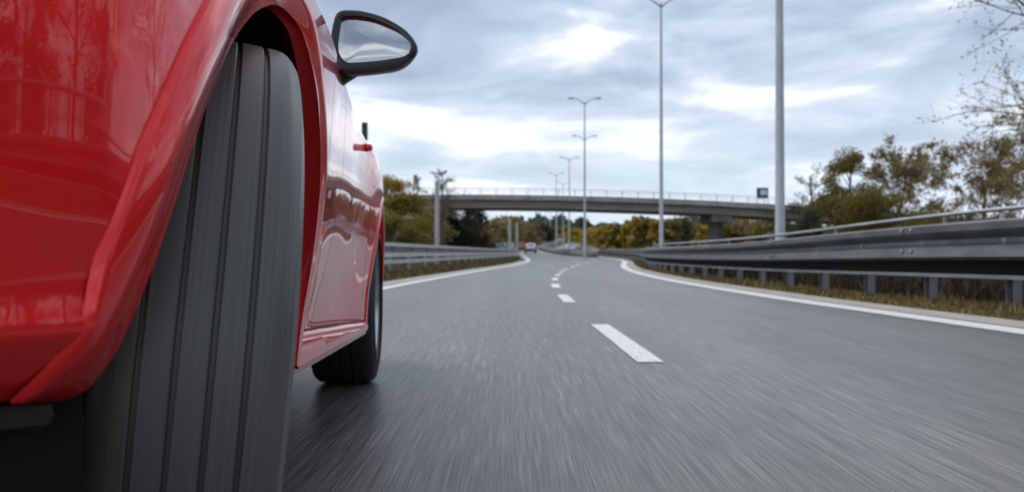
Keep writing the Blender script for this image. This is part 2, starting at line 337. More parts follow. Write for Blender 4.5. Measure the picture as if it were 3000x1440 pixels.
guardrail('guardrail', 'long grey steel guardrail with top handrail along the right of the road', RB,
          [('beam', MT['dark_steel'], beam(.50, .93, .17)), ('lower_rail', MT['zinc'], boxp(-.01, .012, .295, .335)), ('gap_shade_panel', MT['black_matt'], boxp(-.035, -.02, .335, .50))],  # black strip puts the dark of the gap under the beam into colour
          -1, 1.33, .9, 4, handrail=(-.28, 1.06, .024), zs=lambda y: interp1(y, [7, 9, 14, 28, 60], [1, .97, .84, .78, .78]), bolts=[None])
LB = [(-4.3, -10), (-3.95, 0), (-3.75, 10), (-3.4, 22), (-2.7, 33.6), (-1.6, 51.7), (-.6, 66), (.42, 80)]
guardrail('guardrail', 'pale grey guardrail left of the road behind the red car', LB,
          [('top_rail', MT['pale_zinc'], boxp(-.02, .07, .74, .84)), ('recess_shade_panel', MT['dark_steel'], boxp(-.03, -.02, .59, .74)), ('middle_rail', MT['pale_zinc'], boxp(-.02, .07, .44, .57)), ('lower_rail', MT['pale_zinc'], boxp(-.02, .06, .26, .37))],  # darker strip between the upper rails stands in for the recess shade
          1, 3.0, .8, 6, post_off=.08)
guardrail('guardrail', 'dark guardrail with rounded nose on the median island at the fork', [(8.6, 86.5), (7.7, 92), (6.9, 108), (6.1, 138), (6.1, 170), (9.5, 200), (22.5, 300)],
          [('beam', MT['zinc'], beam(.42, .80, .08)), ('lower_rail', MT['post'], boxp(-.02, .02, .15, .38))], -1, 5, .75, 12)
mb = MB(); rows = []
for k in range(13):
    q = -.5 * math.pi + math.pi * k / 12; rows.append([(.42 * math.cos(q), .34 * math.sin(q), .25), (.46 * math.cos(q), .38 * math.sin(q), .40), (.46 * math.cos(q), .38 * math.sin(q), .78), (.42 * math.cos(q), .34 * math.sin(q), .84)])
mb.grid(rows); mb.add([rows[k][3] for k in range(13)], [tuple(range(13))]); mb.box((-.1, -.3, 0), (.1, .3, .24))
nose = mb.build('crash_cushion', MT['zinc'], smooth=True, sharp=35); nose.location = (8.75, 86.0, gz(86) + .02); nose.rotation_euler = (0, 0, R(-70)); tag(nose, 'rounded grey steel end cap of the median guardrail', 'crash cushion')

# ------------------------------------------------------------------ lamp posts
def lamp(label, x, y, h=15.6, rb=.13, arm=1.05):
    r = empty('street_lamp', (x, y, gz(y) - .03)); tag(r, label, 'street lamp', 'twin armed street lamps')
    mb = MB(); mb.tube([(0, 0, 0), (0, 0, .9), (0, 0, .95), (0, 0, h * .5), (0, 0, h)], [rb * 1.25, rb * 1.2, rb, rb * .75, rb * .45], 14); mb.build('pole', MT['pole'], r, smooth=True, sharp=40)
    mb = MB(); mb.tube([(0, 0, 0), (0, 0, .04)], [rb * 2.2, rb * 2.2], 14); mb.build('base_flange', MT['pole'], r)
    mb = MB(); mb.box((rb * 1.05, -.08, .6), (rb * 1.3, .08, 1.1)); mb.build('service_hatch', MT['post'], r)
    for s in (-1, 1):
        mb = MB(); mb.tube([(0, 0, h - .25), (s * .25, 0, h - .05), (s * arm * .6, 0, h + .22), (s * arm, 0, h + .34)], [.06, .05, .042, .036], 8); mb.build('arm', MT['pole'], r, smooth=True)
        mb = MB(); rows = []
        for t_, wd, ht in ((0, .05, .04), (.1, .12, .06), (.35, .14, .07), (.6, .11, .05), (.7, .04, .02)):
            xx = s * (arm - .05 + t_); zz = h + .34 + t_ * .06
            rows.append([(xx, -wd, zz - .02), (xx, -wd * .7, zz + ht), (xx, wd * .7, zz + ht), (xx, wd, zz - .02), (xx, wd * .6, zz - .05), (xx, -wd * .6, zz - .05)])
        mb.grid(rows, close=True, cap=True); hd = mb.build('lamp_head', MT['pole'], r, smooth=True, sharp=50)
        mb = MB(); xa, xb = sorted((s * (arm + .1), s * (arm + .5))); mb.box((xa, -.08, h + .275), (xb, .08, h + .292)); mb.build('lens', MT['lens'], hd)
for lab, x, y in [('nearest and thickest street lamp pole behind the right guardrail', 7.2, 22), ('tall street lamp whose twin arms touch the top of the picture', 9.12, 50),
                  ('twin armed street lamp standing on the nose of the median island', 7.28, 82), ('street lamp just behind the median nose lamp, arms lower down', 9.77, 110),
                  ('small street lamp left of the overlapping pair, arms above the bridge', 9.66, 138), ('faint small street lamp left of the others above the bridge deck', 9.3, 172),
                  ('far street lamp seen below the bridge nearest the overlapping pair', 12.8, 205), ('second far street lamp below the bridge', 13.4, 245), ('third far street lamp below the bridge towards the white car', 13.6, 290), ('most distant street lamp below the bridge above the white car', 14.2, 345)]:
    lamp(lab, x, y, 15.85 if y == 50 else 15.6)
def plain_post(name, label, cat, x, y, h, r0, r1, m, capped=False):
    r = empty(name, (x, y, gz(y) - .03)); tag(r, label, cat)
    mb = MB(); mb.tube([(0, 0, 0), (0, 0, h * .5), (0, 0, h)], [r0, (r0 + r1) / 2, r1], 12); mb.build('pole', m, r, smooth=True, sharp=40)
    mb = MB(); mb.tube([(0, 0, 0), (0, 0, .05)], [r0 * 2, r0 * 2], 12); mb.build('base_flange', m, r)
    if capped: mb = MB(); mb.tube([(0, 0, h), (0, 0, h + .75)], [r0 * 1.9, r0 * 1.9], 12); mb.build('head', m, r, smooth=True, sharp=40)
    else: mb = MB(); mb.tube([(0, 0, h), (0, 0, h + .03)], [r1 * 1.15, r1 * .6], 12); mb.build('cap', m, r)
plain_post('steel_post', 'grey steel pole among the trees left of the bridge', 'pole', -3.48, 38, 3.9, .11, .10, MT['pole'])
plain_post('steel_post', 'left of two slim grey posts at the left guardrail end', 'pole', -.25, 84, 3.9, .15, .13, MT['pole'])
plain_post('steel_post', 'right of two slim grey posts at the left guardrail end', 'pole', .5, 84.5, 3.5, .15, .13, MT['pole'])
plain_post('signal_post', 'dark post with thick head rising behind the red car', 'post', -6.3, 35, 5.4, .07, .07, MT['sign_back'], True)

# ------------------------------------------------------------------ bridge
BY = 104
br = empty('road_bridge', (0, BY, gz(BY))); tag(br, 'grey concrete road bridge crossing over the motorway', 'bridge')
def bz(x):      # soffit height of the deck along its length: falls gently to the right
    return 5.75 + .55 - .00075 * (x + 2) ** 2 - .008 * x
bx = np.linspace(-60, 62, 62); gb = gz(BY)
def bsec(name, m, prof):
    mb = MB(); mb.grid([[(x, d, bz(x) + z - gb) for d, z in prof] for x in bx], close=True, cap=True); return mb.build(name, m, br, sharp=None)
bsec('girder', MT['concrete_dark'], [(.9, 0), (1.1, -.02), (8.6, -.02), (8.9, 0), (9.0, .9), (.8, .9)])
bsec('deck', MT['concrete'], [(0.55, .86), (9.4, .86), (9.9, 1.06), (9.9, 1.12), (0, 1.12), (0, 1.06)])
fasc = bsec('fascia', MT['concrete'], [(-.16, .98), (-.003, .98), (-.003, 1.42), (.2, 1.42), (.2, 1.62), (-.16, 1.62)])
for x in np.arange(-58, 60, 4.):
    mb = MB(); mb.box((x - .012, -.168, bz(x) + .99 - gb), (x + .012, -.158, bz(x) + 1.61 - gb)); mb.build('joint', MT['sign_back'], fasc)
pmesh = None
for x in np.arange(-58, 60, 2.):
    if pmesh is None: mb = MB(); mb.box((-.035, -.03, 0), (.035, .03, .82)); o = mb.build('railing_post', MT['post'], br); pmesh = o.data
    else: o = link('railing_post', pmesh, None, br)
    o.location = (x, .0, bz(x) + 1.62 - gb)
for zz, rr in ((2.42, .035), (2.18, .02), (1.95, .02)):
    mb = MB(); mb.tube([(x, 0, bz(x) + zz - gb) for x in bx], rr, 6); mb.build('railing', MT['post'], br, smooth=True)
for px_ in (27.0, -24.0):
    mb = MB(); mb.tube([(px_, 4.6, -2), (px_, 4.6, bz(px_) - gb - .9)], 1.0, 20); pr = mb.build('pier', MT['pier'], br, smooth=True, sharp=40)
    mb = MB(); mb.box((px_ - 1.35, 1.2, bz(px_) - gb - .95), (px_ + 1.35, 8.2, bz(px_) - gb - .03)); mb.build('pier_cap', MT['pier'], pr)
sg = empty('bridge_sign', (32.0, BY + .5, bz(32.0) + 1.12)); tag(sg, 'dark square sign panel standing on the bridge near its right end', 'sign')
mb = MB(); mb.box((-.7, -.05, 1.2), (.7, .05, 2.55)); mb.build('panel', MT['sign_back'], sg)
mb = MB(); mb.box((-.35, -.07, 1.6), (.55, -.052, 2.3)); mb.build('symbol_plate', MT['sign_face'], sg)
for s in (-.7, .7): mb = MB(); mb.tube([(s, .1, 0), (s, .1, 2.6)], .05, 8); mb.build('post', MT['post'], sg)

# ------------------------------------------------------------------ vegetation
def quads(C, size, name, m, parent, flat=.0):
    """leaf-sized quads at points C"""
    n = len(C); size = np.asarray(size) * np.ones(n)
    a = rng.normal(size=(n, 3)); a /= np.linalg.norm(a, axis=1)[:, None]
    b = rng.normal(size=(n, 3)); b -= (b * a).sum(1)[:, None] * a; b /= np.linalg.norm(b, axis=1)[:, None]
    a *= (size * rng.uniform(.6, 1.2, n))[:, None]; b *= (size * rng.uniform(.35, .7, n))[:, None]
    V = np.stack([C - a, C - b * .9 + a * .1, C + a, C + b + a * .05], 1).reshape(-1, 3)
    me = bpy.data.meshes.new(name); me.vertices.add(4 * n); me.vertices.foreach_set('co', V.ravel())
    me.loops.add(4 * n); me.polygons.add(n)
    me.polygons.foreach_set('loop_start', np.arange(0, 4 * n, 4)); me.loops.foreach_set('vertex_index', np.arange(4 * n)); me.update(calc_edges=True); me.validate()
    return link(name, me, m, parent)
TREES = {}
def make_tree(label, loc, h, wd, leaf, n, lsize, clusters=26, crown0=.22, airy=.5, sides=6, group=None, name='tree', limbs=True, upright=.5):
    r = empty(name, (loc[0], loc[1], gz(loc[1]) - .05), random.uniform(0, 6.3)); tag(r, label, 'tree', group)
    top = h; cs = []
    for k in range(clusters):
        t = random.random() ** .8; q = random.uniform(0, 2 * math.pi); z = h * (crown0 + (1 - crown0) * t)
        env = wd * .5 * math.sqrt(max(.02, 1 - ((t - .42) / .62) ** 2)); rad = env * (random.random() ** .45)
        cs.append(Vector((rad * math.cos(q), rad * math.sin(q), z - .06 * h)))
    mb = MB(); lean = Vector((random.uniform(-.05, .05) * h, random.uniform(-.05, .05) * h, 0)); tr = .028 * h ** .9
    mb.tube([(0, 0, -.2), lean * .3 + Vector((0, 0, h * .3)), lean * .7 + Vector((0, 0, h * .6)), lean + Vector((0, 0, h * .9))], [tr, tr * .75, tr * .45, tr * .12], 8)
    if limbs:
        for c in cs:
            z0 = max(.12 * h, c.z - (.25 + .2 * upright) * Vector((c.x, c.y, 0)).length - .12 * h); f0 = z0 / (h * .9)
            p0 = lean * f0 + Vector((0, 0, z0)); mid = p0.lerp(c, .5) + Vector((0, 0, .03 * h)); rr = tr * .34 * (1 - .5 * f0)
            mb.tube([p0, mid, c], [rr, rr * .6, rr * .15], 5, cap=False)
    mb.build('trunk', MT['bark'], r, smooth=True)
    pts = []; per = max(4, n // clusters)
    for c in cs:
        s = wd * (.10 + .09 * airy) * random.uniform(.7, 1.3)
        d = rng.normal(size=(per, 3)); d /= np.linalg.norm(d, axis=1)[:, None]; d *= (rng.random(per) ** .5)[:, None] * s * np.array([1.25, 1.25, .85])
        pts.append(np.array(c) + d)
    P = np.vstack(pts); P = P[P[:, 2] > .05 * h]
    quads(P, lsize, 'crown', MT[leaf], r)
    return r
def make_conifer(label, loc, h, wd, n, lsize, leaf='dark', group=None, gaps=.25):
    r = empty('conifer', (loc[0], loc[1], gz(loc[1]) - .05), random.uniform(0, 6.3)); tag(r, label, 'tree', group)
    mb = MB(); tr = .02 * h; mb.tube([(0, 0, -.2), (0, 0, h * .5), (0, 0, h * .98)], [tr, tr * .6, tr * .1], 7); P = []
    z = .08 * h
    while z < h * .97:
        rad = wd * .5 * (1 - z / h) ** .8 + .05 * wd
        for k in range(7):
            if random.random() < gaps: continue
            q = random.uniform(0, 6.3); L = rad * random.uniform(.7, 1.1); tip = Vector((L * math.cos(q), L * math.sin(q), z - .25 * L))
            mb.tube([(0, 0, z), tuple(tip)], [tr * .25, tr * .05], 4, cap=False)
            c = max(3, int(n * L / (rad * 7) / (h / (.055 * h)) * 1.3))
            tt_ = rng.random(c) ** .7; P.append(np.outer(tt_, np.array(tip) - [0, 0, z]) + [0, 0, z] + rng.normal(size=(c, 3)) * [.05 * wd, .05 * wd, .02 * h])
        z += .055 * h
    mb.build('trunk', MT['bark'], r, smooth=True); quads(np.vstack(P), lsize, 'crown', MT[leaf], r)
    return r
def twig_tree(label, loc, h, wd, leaf, per, lsize, depth=4, kids=5, group=None, low=.2, seed=1):
    rr = random.Random(seed); r = empty('tree', (loc[0], loc[1], gz(loc[1]) - .05)); tag(r, label, 'tree', group); mb = MB(); tips = []
    def grow(p, d, L, rad, k):
        q = p + d * L * .5 + Vector((rr.gauss(0, 1), rr.gauss(0, 1), rr.gauss(0, .6))) * L * .06; e_ = p + d * L + Vector((rr.gauss(0, 1), rr.gauss(0, 1), rr.gauss(0, .6))) * L * .10
        mb.tube([p, q, e_], [rad, rad * .75, rad * .45], 6 if k > 2 else 3, cap=False)
        if k <= 1: tips.append((p, q, e_))
        if k == 0: return
        for i in range(kids + (1 if k > 2 else 0)):
            t_ = rr.uniform(.3, 1.0); b0 = p.lerp(q, t_ * 2) if t_ < .5 else q.lerp(e_, t_ * 2 - 1)
            ax_ = Vector((rr.gauss(0, 1), rr.gauss(0, 1), rr.gauss(0, .5))).normalized(); nd = (d * rr.uniform(.5, .9) + ax_ * .75 + Vector((0, 0, .12))).normalized()
            grow(b0, nd, L * rr.uniform(.42, .66), rad * .42, k - 1)
    tr = .022 * h; P0 = Vector((0, 0, -.2)); mid = Vector((rr.gauss(0, .02) * h, rr.gauss(0, .02) * h, h * .5)); top = Vector((rr.gauss(0, .03) * h, rr.gauss(0, .03) * h, h * .86))
    mb.tube([P0, mid * .5, mid, top], [tr, tr * .85, tr * .6, tr * .2], 9)
    nl = 11
    for i in range(nl):
        t_ = low + (1 - low) * (i + rr.random() * .6) / nl; b0 = (mid * (t_ / .58)) if t_ < .58 else mid.lerp(top, (t_ - .58) / .42)
        q = i * 2.4 + rr.uniform(-.4, .4); up = .35 + .8 * t_; d = Vector((math.cos(q), math.sin(q), up)).normalized(); L = wd * .36 * math.sqrt(max(.15, 1 - ((t_ - .45) / .68) ** 2)) * rr.uniform(.8, 1.15)
        grow(b0, d, L, tr * .34 * (1.1 - .6 * t_), depth - 1)
    mb.build('trunk', MT['bark'], r, smooth=True); C = []
    for p, q, e_ in tips:
        for i in range(per if rr.random() < .85 else 0):
            t_ = rr.random(); c = p.lerp(q, t_ * 2) if t_ < .5 else q.lerp(e_, t_ * 2 - 1); C.append([c.x + rr.gauss(0, lsize), c.y + rr.gauss(0, lsize), c.z + rr.gauss(0, lsize)])
    quads(np.array(C), lsize, 'crown', MT[leaf], r)
    return r
GR, GL, GM = 'trees beyond the right guardrail', 'trees beyond the left guardrail', 'trees in the middle distance'
def at(px, Y): return ((px - 1500) / 2400 * Y, Y)      # a bearing and a distance
# right
twig_tree('thin bare-topped tree right of the nearest lamp pole', at(2385, 48), 6.0, 2.6, 'olive', 1, .06, 4, 4, seed=3, group=GR)
make_tree('dense olive green tree right of the nearest lamp pole', at(2480, 46), 6.5, 3.6, 'olive', 24000, .065, 44, .1, .5, group=GR)
twig_tree('russet brown tree with gaps left of centre in the right-hand row', at(2640, 44), 5.7, 5.8, 'brown', 7, .075, 4, 5, seed=5, group=GR)
make_tree('low olive bush under the russet tree behind the guardrail', at(2560, 42), 3.6, 4.2, 'olive', 14000, .06, 30, .02, .6, group=GR)
twig_tree('wide russet tree near the right edge above the handrail', at(2890, 36), 4.9, 5.8, 'brown', 6, .065, 4, 5, seed=8, group=GR)
twig_tree('small brown tree at the right edge of the picture', at(3060, 30), 5.4, 4.6, 'brown', 5, .055, 4, 5, seed=9, group=GR)
twig_tree('tall tree whose bare twigs reach in at the upper right corner', (15.0, 19.0), 9.2, 10.5, 'brown', 5, .04, 4, 6, seed=11, low=.25, group=GR)
make_tree('dark green bush right behind the nearest lamp pole', at(2360, 44), 3.3, 2.8, 'dark', 9000, .06, 24, .02, .6, group=GR)
make_tree('low dark bush behind the handrail between olive and russet trees', at(2760, 38), 2.6, 4.0, 'olive', 11000, .055, 26, .0, .6, group=GR)
twig_tree('tall autumn tree beside the road outside the right edge', (19, 8), 10, 8, 'brown', 6, .09, 4, 4, seed=14, group=GR)
twig_tree('tall bare autumn tree mirrored in the red front panel', (21, 1), 12, 8, 'grey_twig', 8, .09, 4, 4, seed=12, group=GR)
twig_tree('second tall bare autumn tree mirrored in the red front panel', (18, -6), 11, 7, 'grey_twig', 8, .09, 4, 4, seed=13, group=GR)
make_tree('dense low olive tree left of centre in the red front panel reflection', (17.2, -3), 5.6, 5.0, 'olive', 9000, .10, 44, .05, .6, group=GR)
make_tree('dense low brown tree near the arch in the red front panel reflection', (17.5, 4.2), 5.0, 4.6, 'brown', 9000, .10, 44, .05, .6, group=GR)
make_tree('dense dark tree at the left edge of the red front panel reflection', (18.5, -10), 7.0, 6.0, 'dark', 9000, .11, 44, .05, .6, group=GR)
make_tree('olive roadside tree mirrored in the red front panel', (20, -14), 9, 6, 'olive', 5500, .13, 50, .12, .7, group=GR)
# middle, beyond the bridge
mids = [(1765, 150, 5.0, 3.2, 'yellow', 'first low yellow tree right of the far street lamps'), (1790, 140, 5.0, 3.0, 'yellow', 'yellow tree second from the far street lamps'), (1815, 138, 5.2, 3.2, 'olive', 'olive tree between two yellow trees under the bridge'),
        (1845, 135, 5.4, 3.2, 'yellow', 'tall yellow tree under the bridge'), (1868, 132, 6.6, 2.8, 'yellow', 'tallest yellow tree reaching up to the bridge deck'), (1895, 130, 5.4, 3.6, 'olive', 'dark olive tree left of the lamp pole under the bridge'),
        (1925, 128, 5.6, 3.4, 'yellow', 'yellow tree half behind the lamp pole under the bridge'), (1965, 126, 5.2, 4.2, 'olive', 'olive tree right of the lamp pole under the bridge'), (2000, 140, 5.4, 4.4, 'dark', 'dark tree left of the bridge pier'),
        (2040, 150, 5.6, 5.4, 'brown', 'brown tree left of the bridge pier'), (2080, 130, 5.2, 4.5, 'yellow', 'yellowish bush beside the bridge pier'), (2165, 150, 5.8, 6.0, 'brown', 'brown tree right of the bridge pier'), (2215, 145, 6.2, 6.5, 'brown', 'wide brown tree between pier and nearest lamp pole'),
        (2265, 120, 6.4, 6.0, 'olive', 'olive tree below the bridge left of the nearest lamp pole'), (2335, 122, 6.5, 6.0, 'dark', 'dark tree under the right end of the bridge'), (2410, 98, 6.6, 5.0, 'olive', 'olive tree in front of the right end of the bridge'), (2140, 118, 4.0, 4.0, 'olive', 'low olive bush right of the bridge pier')]
for px_, Y, h, wd, lf, lab in mids: make_tree(lab, at(px_, Y), h, wd, lf, 2600, .24, 26, .04, .7, group=GM, limbs=False)
mids = [(1450, 165, 6.6, 7, 'brown', 'brown round-headed tree left of the two slim posts'), (1490, 175, 7.2, 7, 'brown', 'tallest brown round-headed tree behind the two slim posts'), (1530, 185, 6.0, 7, 'brown', 'broad brown tree right of the two slim posts'), (1558, 210, 5.4, 6, 'grey_twig', 'greyish round tree right of the brown group'),
        (1590, 250, 5.5, 6, 'dark', 'dark tree group left of the far street lamps'), (1625, 280, 4.5, 4, 'olive', 'small olive tree on the slope behind the white car'), (1655, 300, 4.5, 4, 'yellow', 'small yellow tree on the slope among the far lamps'), (1690, 250, 4, 7, 'yellow', 'yellow bushes on the bank left of the median lamp'), (1735, 240, 4, 9, 'yellow', 'yellow bushes on the bank right of the median lamp'),
        (1712, 420, 6.5, 9, 'dark', 'dark clump of trees on the skyline behind the median lamp')]
for px_, Y, h, wd, lf, lab in mids: make_tree(lab, at(px_, Y), h, wd, lf, 2200, .34, 26, .04, .8, group=GM, limbs=False)
# left
make_tree('yellow-green bush left of the grey pole', at(1180, 46), 4.0, 3.4, 'green', 16000, .08, 40, .02, .6, group=GL)
make_tree('low green bush just above the left guardrail', at(1150, 44), 3.2, 3.6, 'green', 13000, .07, 32, .0, .6, group=GL)
make_tree('tall yellow tree beside the rear of the red car', at(1140, 60), 6.4, 3.0, 'yellow', 6500, .08, 34, .15, .8, group=GL)
twig_tree('thin brown tree above the left end of the bridge', at(1218, 72), 7.8, 3.2, 'brown', 4, .09, 4, 3, seed=16, group=GL)
twig_tree('sparse bare tree rising above the bridge by the grey pole', at(1296, 78), 9.2, 3.6, 'grey_twig', 1, .05, 4, 6, seed=15, low=.4, group=GL)
make_tree('brownish tree behind the grey pole under the bridge', at(1262, 90), 5.6, 5, 'brown', 4000, .17, 34, .05, .8, group=GL)
make_conifer('dark conifer right of the grey pole', at(1318, 114), 7.4, 5.0, 5200, .17, group=GL)
make_conifer('tallest dark conifer under the bridge', at(1365, 118), 8.6, 5.6, 6000, .17, group=GL)
make_conifer('dark conifer at the right end of the conifer row', at(1402, 121), 8.2, 5.0, 5200, .17, group=GL)
make_tree('dark leafy tree between the conifers', at(1340, 116), 5.6, 6.5, 'dark', 5500, .18, 30, .02, .7, group=GL)
make_tree('brown shrub at the foot of the conifers', at(1420, 118), 4.0, 5.0, 'brown', 2500, .22, 24, .0, .7, group=GL, limbs=False)
# distant woods: low hills wholly covered in trees
def hill(name, px0, px1, Y, ytop, depth, n, seed):
    rr = np.random.default_rng(seed); x0, x1 = at(px0, Y)[0], at(px1, Y)[0]; K = 60; rows = []
    prof = [(.5 + .5 * math.sin(math.pi * k / K)) * ytop * (1 + .12 * math.sin(k * .7 + seed) + .06 * math.sin(k * 1.9)) for k in range(K + 1)]
    for j, (dy, s) in enumerate(((-depth, -.1), (-depth * .5, .55), (0, 1), (depth, 1.0), (depth * 2, -.1))):
        rows.append([(x0 + (x1 - x0) * k / K, Y + dy, gz(Y) * .3 + prof[k] * s - (2 if s < 0 else 0)) for k in range(K + 1)])
    mb = MB(); mb.grid(rows); o = mb.build(name, MT['far'], smooth=True); tag(o, kind='structure')
    k = rr.random(n) * (K - .01); s = rr.random(n); idx = k.astype(int)
    P = np.column_stack([x0 + (x1 - x0) * k / K, Y - depth * (1 - s), gz(Y) * .3 + np.array(prof)[idx] * (s ** .6) + 4 * rr.random(n) ** 2])
    st = quads(P, Y / 2400 * 6, 'distant_forest', MT['far'], None); tag(st, 'forest covering the far hill, haze painted in as bluish green', 'forest', kind='stuff')
hill('hill', 1380, 1800, 760, 24, 120, 9000, 1)
hill('hill', 1650, 2450, 900, 28, 140, 9000, 2)
hill('hill', 700, 1500, 820, 26, 140, 7000, 3)
hill('hill', 2300, 3600, 700, 22, 140, 7000, 4)
# verge grass
def verge(name, label, n, fx, y0, y1, m, hh, p=1.6):
    y = y0 + (y1 - y0) * rng.random(n) ** p; u = rng.random(n); X = []
    x = np.array([fx(a, b) for a, b in zip(y, u)]); z = np.array([gz(a) for a in y]) - .01
    hgt = hh * rng.uniform(.3, 1.2, n) * (.55 + .9 * (np.sin(x * 3.1 + np.sin(y * 1.7) * 2) * np.sin(y * 2.3 + x) > .1) * rng.random(n)); q = rng.uniform(0, 6.3, n); le = rng.normal(size=(n, 2)) * .35 * hgt[:, None]; wdt = .006 + .0006 * y
    b = np.column_stack([x, y, z]); d = np.column_stack([np.cos(q), np.sin(q), 0 * q]) * wdt[:, None]; tip = b + np.column_stack([le, hgt])
    V = np.stack([b - d, b + d, tip], 1).reshape(-1, 3)
    me = bpy.data.meshes.new(name); me.vertices.add(3 * n); me.vertices.foreach_set('co', V.ravel()); me.loops.add(3 * n); me.polygons.add(n)
    me.polygons.foreach_set('loop_start', np.arange(0, 3 * n, 3)); me.loops.foreach_set('vertex_index', np.arange(3 * n)); me.update(calc_edges=True); me.validate()
    tag(link(name, me, m), label, 'grass', kind='stuff')
def rbx(y): return float(np.interp(y, [p[1] for p in RB], [p[0] for p in RB]))
def lbx(y): return float(np.interp(y, [p[1] for p in LB], [p[0] for p in LB]))
verge('verge_grass', 'dry brown grass under the right guardrail', 70000, lambda y, u: lin(y, R_LINE) + .6 + u * (rbx(y) - lin(y, R_LINE) + 3.2), 3, 60, MT['grass'], .09)
verge('verge_grass', 'green and brown grass under the left guardrail', 26000, lambda y, u: lin(y, L_LINE) - .62 - u * (lin(y, L_LINE) - lbx(y) + 1.6), 8, 84, MT['grass_green'], .16, 1.2)
verge('brush', 'dark low brush behind the right guardrail posts', 45000, lambda y, u: rbx(y) + .35 + u * 2.2, 3, 45, MT['brush'], .42, 1.4)
verge('median_grass', 'dry grass on the median island at the fork', 5000, lambda y, u: lin(y, MED_L) + u * (lin(y, MED_R) - lin(y, MED_L)), 84, 170, MT['grass'], .25, 1.2)

# ------------------------------------------------------------------ distant vehicles
def small_car(label, x, y, rz, paint, hatch=True):
    r = empty('passenger_car', (x, y, gz(y)), rz); tag(r, label, 'car', 'distant cars')
    # local: rear towards -y
    def ring(yy, w0, w1, z0, z1): return [(-w0, yy, z0), (-w1, yy, (z0+z1)*.5), (-w1*.96, yy, z1), (w1*.96, yy, z1), (w1, yy, (z0+z1)*.5), (w0, yy, z0)]
    mb = MB(); mb.grid([ring(-2.1, .70, .78, .45, .9), ring(-2.05, .78, .86, .30, .98), ring(-1.2, .82, .9, .22, 1.0), ring(.6, .82, .9, .22, .98), ring(1.9, .78, .85, .25, .85), ring(2.15, .65, .7, .35, .65)], close=True, cap=True)
    mb.build('body', paint, r, smooth=True, sharp=40)
    def ring2(yy, w0, w1, z0, z1): return [(-w0, yy, z0), (-w1, yy, z1), (w1, yy, z1), (w0, yy, z0)]
    mb = MB(); mb.grid([ring2(-2.0, .78, .74, .97, 1.0), ring2(-1.55, .8, .62, .97, 1.46), ring2(-.2, .82, .64, .97, 1.52), ring2(.45, .82, .62, .96, 1.44), ring2(1.25, .82, .78, .95, 1.0)], close=True, cap=True)
    cb = mb.build('cabin', paint, r, smooth=True, sharp=30)
    mb = MB(); mb.add([(-.56, -1.925, 1.08), (.56, -1.925, 1.08), (.48, -1.70, 1.33), (-.48, -1.70, 1.33)], [(0, 1, 2, 3)]); mb.build('rear_window', MT['glass'], cb)
    for s in (-1, 1):
        mb = MB(); mb.add([(s*.815, -1.4, 1.02), (s*.83, .9, 1.02), (s*.67, .4, 1.42), (s*.66, -1.2, 1.42)], [(0, 1, 2, 3)]); mb.build('side_window', MT['glass'], cb)
        mb = MB(); mb.box((s*.74 - .13, -2.13, .72), (s*.74 + .13, -2.02, .95)); mb.build('tail_light', MT['tail'], r)
        for yy in (-1.3, 1.35):
            mb = MB(); mb.tube([(s*.68, yy, .32), (s*.90, yy, .32)], .32, 18); mb.build('wheel', MT['rubber_side'], r, smooth=True, sharp=40)
    mb = MB(); mb.box((-.80, -2.16, .30), (.80, -2.0, .56)); mb.build('bumper', MT['black'], r)
    mb = MB(); mb.box((-.26, -2.18, .6), (.26, -2.13, .72)); mb.build('number_plate', MT['plate'], r)
small_car('white hatchback driving away on the left carriageway under the bridge', 2.85, 126, 0, MT['white_car'])
small_car('red car just left of the white hatchback', 1.6, 150, 0, MT['red_car'])
small_car('pale teal car behind the left guardrail by the slim posts', -2.15, 118, R(20), MT['teal_car'])
small_car('silver car behind the left guardrail next to the slim posts', -.7, 128, R(10), MT['silver_car'])

# ------------------------------------------------------------------ the red car
CA = .1
car = empty('red_coupe', (-.33, 1.19, 0), CA); tag(car, 'glossy red car filling the left of the picture, seen low from beside its front wheel', 'car')
# local frame: x outwards (0 = body side), y towards the rear (0 = front axle), z up
ZT = [.28, .40, .52, .64, .76, .88, .97, 1.01]
ST = [(-.2, (-.07, -.05, -.03, -.012, .0, .004, -.002, -.022)), (.1, (-.07, -.05, -.03, -.012, .0, .006, .007, .0)), (.3, (-.07, -.055, -.035, -.012, .0, .008, .012, .006)),
      (.55, (-.08, -.065, -.045, -.020, -.004, .005, .009, .004)), (.8, (-.10, -.09, -.06, -.032, -.014, -.007, -.004, -.008)), (1.2, (-.095, -.085, -.06, -.038, -.022, -.018, -.018, -.023)),
      (1.6, (-.075, -.065, -.05, -.036, -.026, -.026, -.030, -.038)), (1.85, (-.05, -.04, -.03, -.020, -.014, -.018, -.028, -.044)), (2.05, (-.03, -.025, -.010, .0, .004, .004, -.020, -.050)),
      (2.4, (-.01, -.01, -.004, .002, .004, .004, -.02, -.06)), (2.75, (-.03, -.02, -.015, -.012, -.014, -.02, -.04, -.07)), (3.1, (-.06, -.05, -.035, -.03, -.035, -.05, -.08, -.12)), (3.3, (-.12, -.10, -.09, -.09, -.10, -.12, -.15, -.2))]
SU = [s[0] for s in ST]
def S(u, z): return interp1(u, SU, [interp1(z, ZT, s[1]) for s in ST])
AC, AR = (.03, .43), .553       # front arch centre (y, z) and the radius under the flare
RC, RR = (2.40, .35), .43
